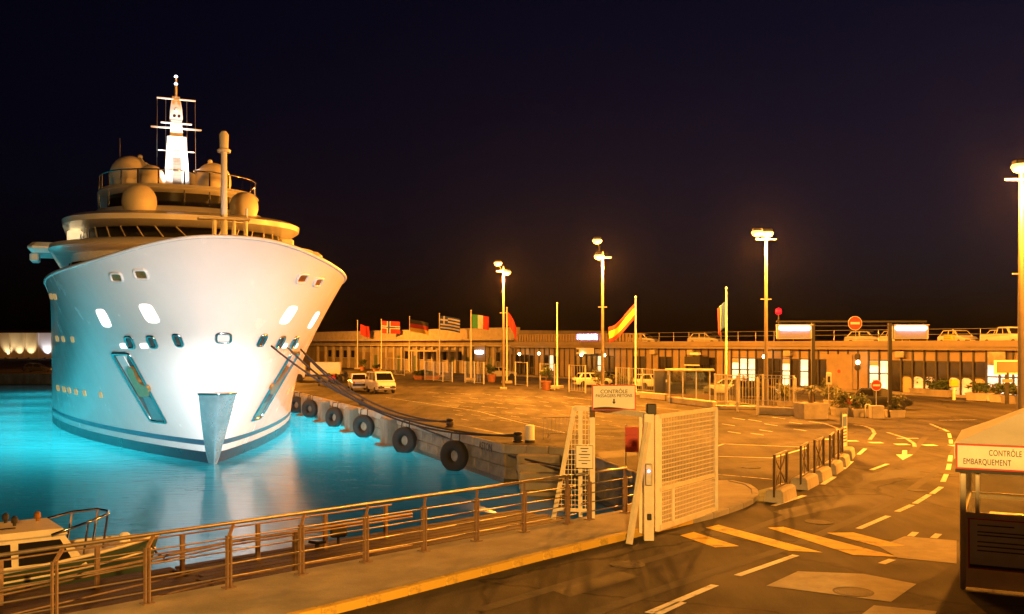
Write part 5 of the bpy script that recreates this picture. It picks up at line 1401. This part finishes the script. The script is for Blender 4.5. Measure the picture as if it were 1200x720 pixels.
# box truck and scooters near the yacht bow
tk = thing("box_truck", "white box truck partly hidden behind the yacht bow", "truck", G(380, 446), R(5))
MB().rbox((.2, 0, 1.5), (3.6, 1.9, 1.5), .05).build("cargo_box", M_signw, tk); MB().rbox((-3.0, 0, 1.25), (1.5, 2.0, 1.9), .2).build("cab", PW, tk); MB().rbox((0, 0, .62), (5.8, 1.6, .25), .04).build("chassis", M_darkm, tk)
for x in (-2.9, 1.5):
    for s_ in (1, -1): wheel_mb(.42, .25).build("wheel", M_tyre, tk, 40, M=Matrix.Translation((x, s_ * .95, .42)) @ Matrix.Rotation(R(90), 4, 'X'))
MB().box((-3.76, 0, 1.65), (.03, 1.7, .7)).build("windscreen", M_glassd, tk)
def scooter(loc, rz, m_body, label):
    t = thing("scooter", label, "scooter", loc, rz, "scooters parked by the yacht bow")
    for x in (-.62, .62): wheel_mb(.27, .14).build("wheel", M_tyre, t, 40, M=Matrix.Translation((x, 0, .27)) @ Matrix.Rotation(R(90), 4, 'X'))
    MB().loft([[Vector(v) for v in ((-.85, -.12, .55), (-.85, .12, .55), (-.2, .17, .4), (-.2, -.17, .4))], [Vector(v) for v in ((-.9, -.14, .78), (-.9, .14, .78), (-.1, .15, .74), (-.1, -.15, .74))]]).build("body", m_body, t)
    MB().rbox((-.45, 0, .83), (.8, .28, .12), .05).build("seat", M_black, t)
    MB().loft([[Vector(v) for v in ((.35, -.2, .3), (.35, .2, .3), (.45, .2, .3), (.45, -.2, .3))], [Vector(v) for v in ((.25, -.16, 1.0), (.25, .16, 1.0), (.4, .14, 1.0), (.4, -.14, 1.0))]]).build("front_shield", m_body, t)
    MB().box((.1, 0, .3), (.6, .3, .06)).build("footboard", M_black, t)
    MB().tube([(.3, -.34, 1.08), (.32, 0, 1.05), (.3, .34, 1.08)], .02, 6).build("handlebar", M_black, t)
    MB().rbox((-.95, 0, 1.0), (.38, .4, .32), .08).build("top_box", M_black, t)
    return t
scooter(G(374, 452), R(100), M_black, "black scooter parked closest to the yacht bow"); scooter(G(390, 449), R(70), M_red, "red scooter parked before the box truck"); scooter(G(398, 451), R(80), M_black, "black scooter between the red scooter and the pale pick-up"); scooter(G(405, 446), R(95), M_black, "lone black scooter further back near the box truck")
# dark cars on the far quay to the left
for k, x in enumerate((-74, -66)):
    vehicle("parked_car", f"dark car on the far quay {'closer to' if k else 'away from'} the yacht hull", "car", (x, 153, 0), R(10 + 170 * k), PD, *SED, group="cars on the far quay")

# ------------------------------------------------------------------ small boat at the landing
bo = thing("motor_boat", "small green and cream cabin motor boat moored at the plank landing", "boat", (-9.45, 26.3, WATER_Z), math.atan2(.6, .8))
def bsec(x):
    """(half beam at gunwale, gunwale height, keel depth) at distance x aft of the bow"""
    t = min(1, x / 3.6); return 1.25 * (1 - (1 - t) ** 2.2), 1.15 - .32 * min(1, x / 5), -.35 * min(1, .2 + t)
xs = [0.02, .25, .6, 1.1, 1.8, 2.8, 4.2, 6.0, 7.6]; rings = []
for x in xs:
    hb, gz, kd = bsec(x); rings.append([Vector((-x, 0, kd)) if False else Vector((-x + (.0 if x > .1 else 0), -hb, gz)), Vector((-x - .15, -hb * .85, gz * .5)), Vector((-x - .3, -hb * .55, 0)), Vector((-x - .35, 0, kd)), Vector((-x - .3, hb * .55, 0)), Vector((-x - .15, hb * .85, gz * .5)), Vector((-x, hb, gz))])
m_ = MB(); vs = [p for r_ in rings for p in r_]; n = 7
m_.add(vs, [(i * n + k, i * n + k + 1, i * n + n + k + 1, i * n + n + k) for i in range(len(xs) - 1) for k in range(n - 1)] + [tuple((len(xs) - 1) * n + k for k in range(n))])
m_.build("hull", M_green, bo, 50)
dk_ = [(-x, -bsec(x)[0] * .97, bsec(x)[1] - .06) for x in xs] + [(-x, bsec(x)[0] * .97, bsec(x)[1] - .06) for x in reversed(xs)]
MB().add(dk_, [(i, i + 1, len(dk_) - 2 - i, len(dk_) - 1 - i) for i in range(len(xs) - 1)]).build("foredeck", M_cream, bo)
for s_ in (1, -1):
    MB().tube([(-x, s_ * bsec(x)[0], bsec(x)[1]) for x in xs], .045, 6).build("rub_rail", M_cream, bo, True)
    MB().tube([(-x - .1, s_ * bsec(x)[0] * .94, bsec(x)[1] * .7) for x in xs], .03, 6).build("rub_strake", M_cream, bo, True)
cab_ = [[Vector((x, y, z)) for x, y in ((x0, -w_), (x1, -w_), (x1, w_), (x0, w_))] for x0, x1, w_, z in ((-6.2, -2.05, .98, .8), (-6.2, -2.55, .9, 1.55), (-6.2, -2.5, .95, 1.6), (-6.2, -2.6, .9, 1.74))]
MB().loft(cab_).build("cabin", M_cream, bo, 30)
for s_ in (1, -1):
    for x0, x1 in ((-5.9, -4.95), (-4.8, -3.75), (-3.6, -2.65)):
        k = .06 if x1 > -3 else 0
        m_ = MB(); m_.add([(x0, s_ * .985, .95), (x1 + .25 * (k > 0), s_ * .985, .95), (x1 - .02, s_ * .92, 1.48), (x0, s_ * .92, 1.48)], [(0, 1, 2, 3)]); m_.build("side_window", M_glassd, bo)
for y0, y1 in ((-.85, -.05), (.05, .85)):
    MB().add([(-2.14, y0, .95), (-2.14, y1, .95), (-2.5, y1 * .93, 1.48), (-2.5, y0 * .93, 1.48)], [(0, 1, 2, 3)]).build("windscreen", M_glassd, bo)
m_ = MB(); m_.tube([(-2.9, -1.05, 1.62), (-2.0, -.9, 1.82), (-1.45, -.5, 1.9), (-1.3, 0, 1.9), (-1.45, .5, 1.9), (-2.0, .9, 1.82), (-2.9, 1.05, 1.62)], .035, 8); m_.build("pulpit_rail", M_chrome, bo, True)
for x, y in ((-1.45, .5), (-1.45, -.5), (-2.0, .88), (-2.0, -.88)): MB().tube([(x - .12, y, bsec(-x)[1]), (x, y * .95, 1.86 if x > -1.8 else 1.8)], .028, 6).build("stanchion", M_chrome, bo)
MB().rbox((-.9, 0, 1.15), (.26, .2, .3), .05).build("windlass", M_signw, bo)
for x, y, m2 in ((-2.9, .5, M_bronze), (-3.5, .1, M_darkm), (-3.6, .7, M_darkm)): MB().lathe([(.04, 1.7), (.04, 1.8), (.08, 1.83), (.08, 1.94), (.03, 1.99)], (x, y, 0), 10).build("roof_lamp", m2, bo)
MB().tube([(-5.8, -.6, 1.8), (-3.6, -.6, 1.8)], .025, 6).build("roof_rail", M_chrome, bo)
MB().rbox((-4.9, .2, 1.76), (.7, .5, .1), .03).build("roof_hatch", M_signw, bo)
o = MB().tube([YM.translation * 0 + Vector(v) for v in ((-9.7, 26.1, -.7), (-8.9, 24.6, -.75), (-8.3, 23.4, -.6))], .03, 6).build("mooring_line", M_rope, None, True); tag(o, "thin rope from the small boat bow to the plank landing", "rope")

# ------------------------------------------------------------------ thin sea haze that the lamps light up
hz = MB(); hz.box((0, 1300, 8), (5200, 3500, 46)); ho = hz.build("haze", None)
hm_ = bpy.data.materials.new("sea_haze"); hm_.use_nodes = True; nt = hm_.node_tree
nt.nodes.remove(nt.nodes["Principled BSDF"]); pv = nt.nodes.new("ShaderNodeVolumePrincipled")
pv.inputs["Color"].default_value = (.9, .9, .9, 1); pv.inputs["Density"].default_value = .00003; pv.inputs["Anisotropy"].default_value = .8
nt.links.new(pv.outputs[0], nt.nodes["Material Output"].inputs["Volume"])
ho.data.materials.clear(); ho.data.materials.append(hm_); ho.display_type = 'WIRE'
tag(ho, kind="stuff")
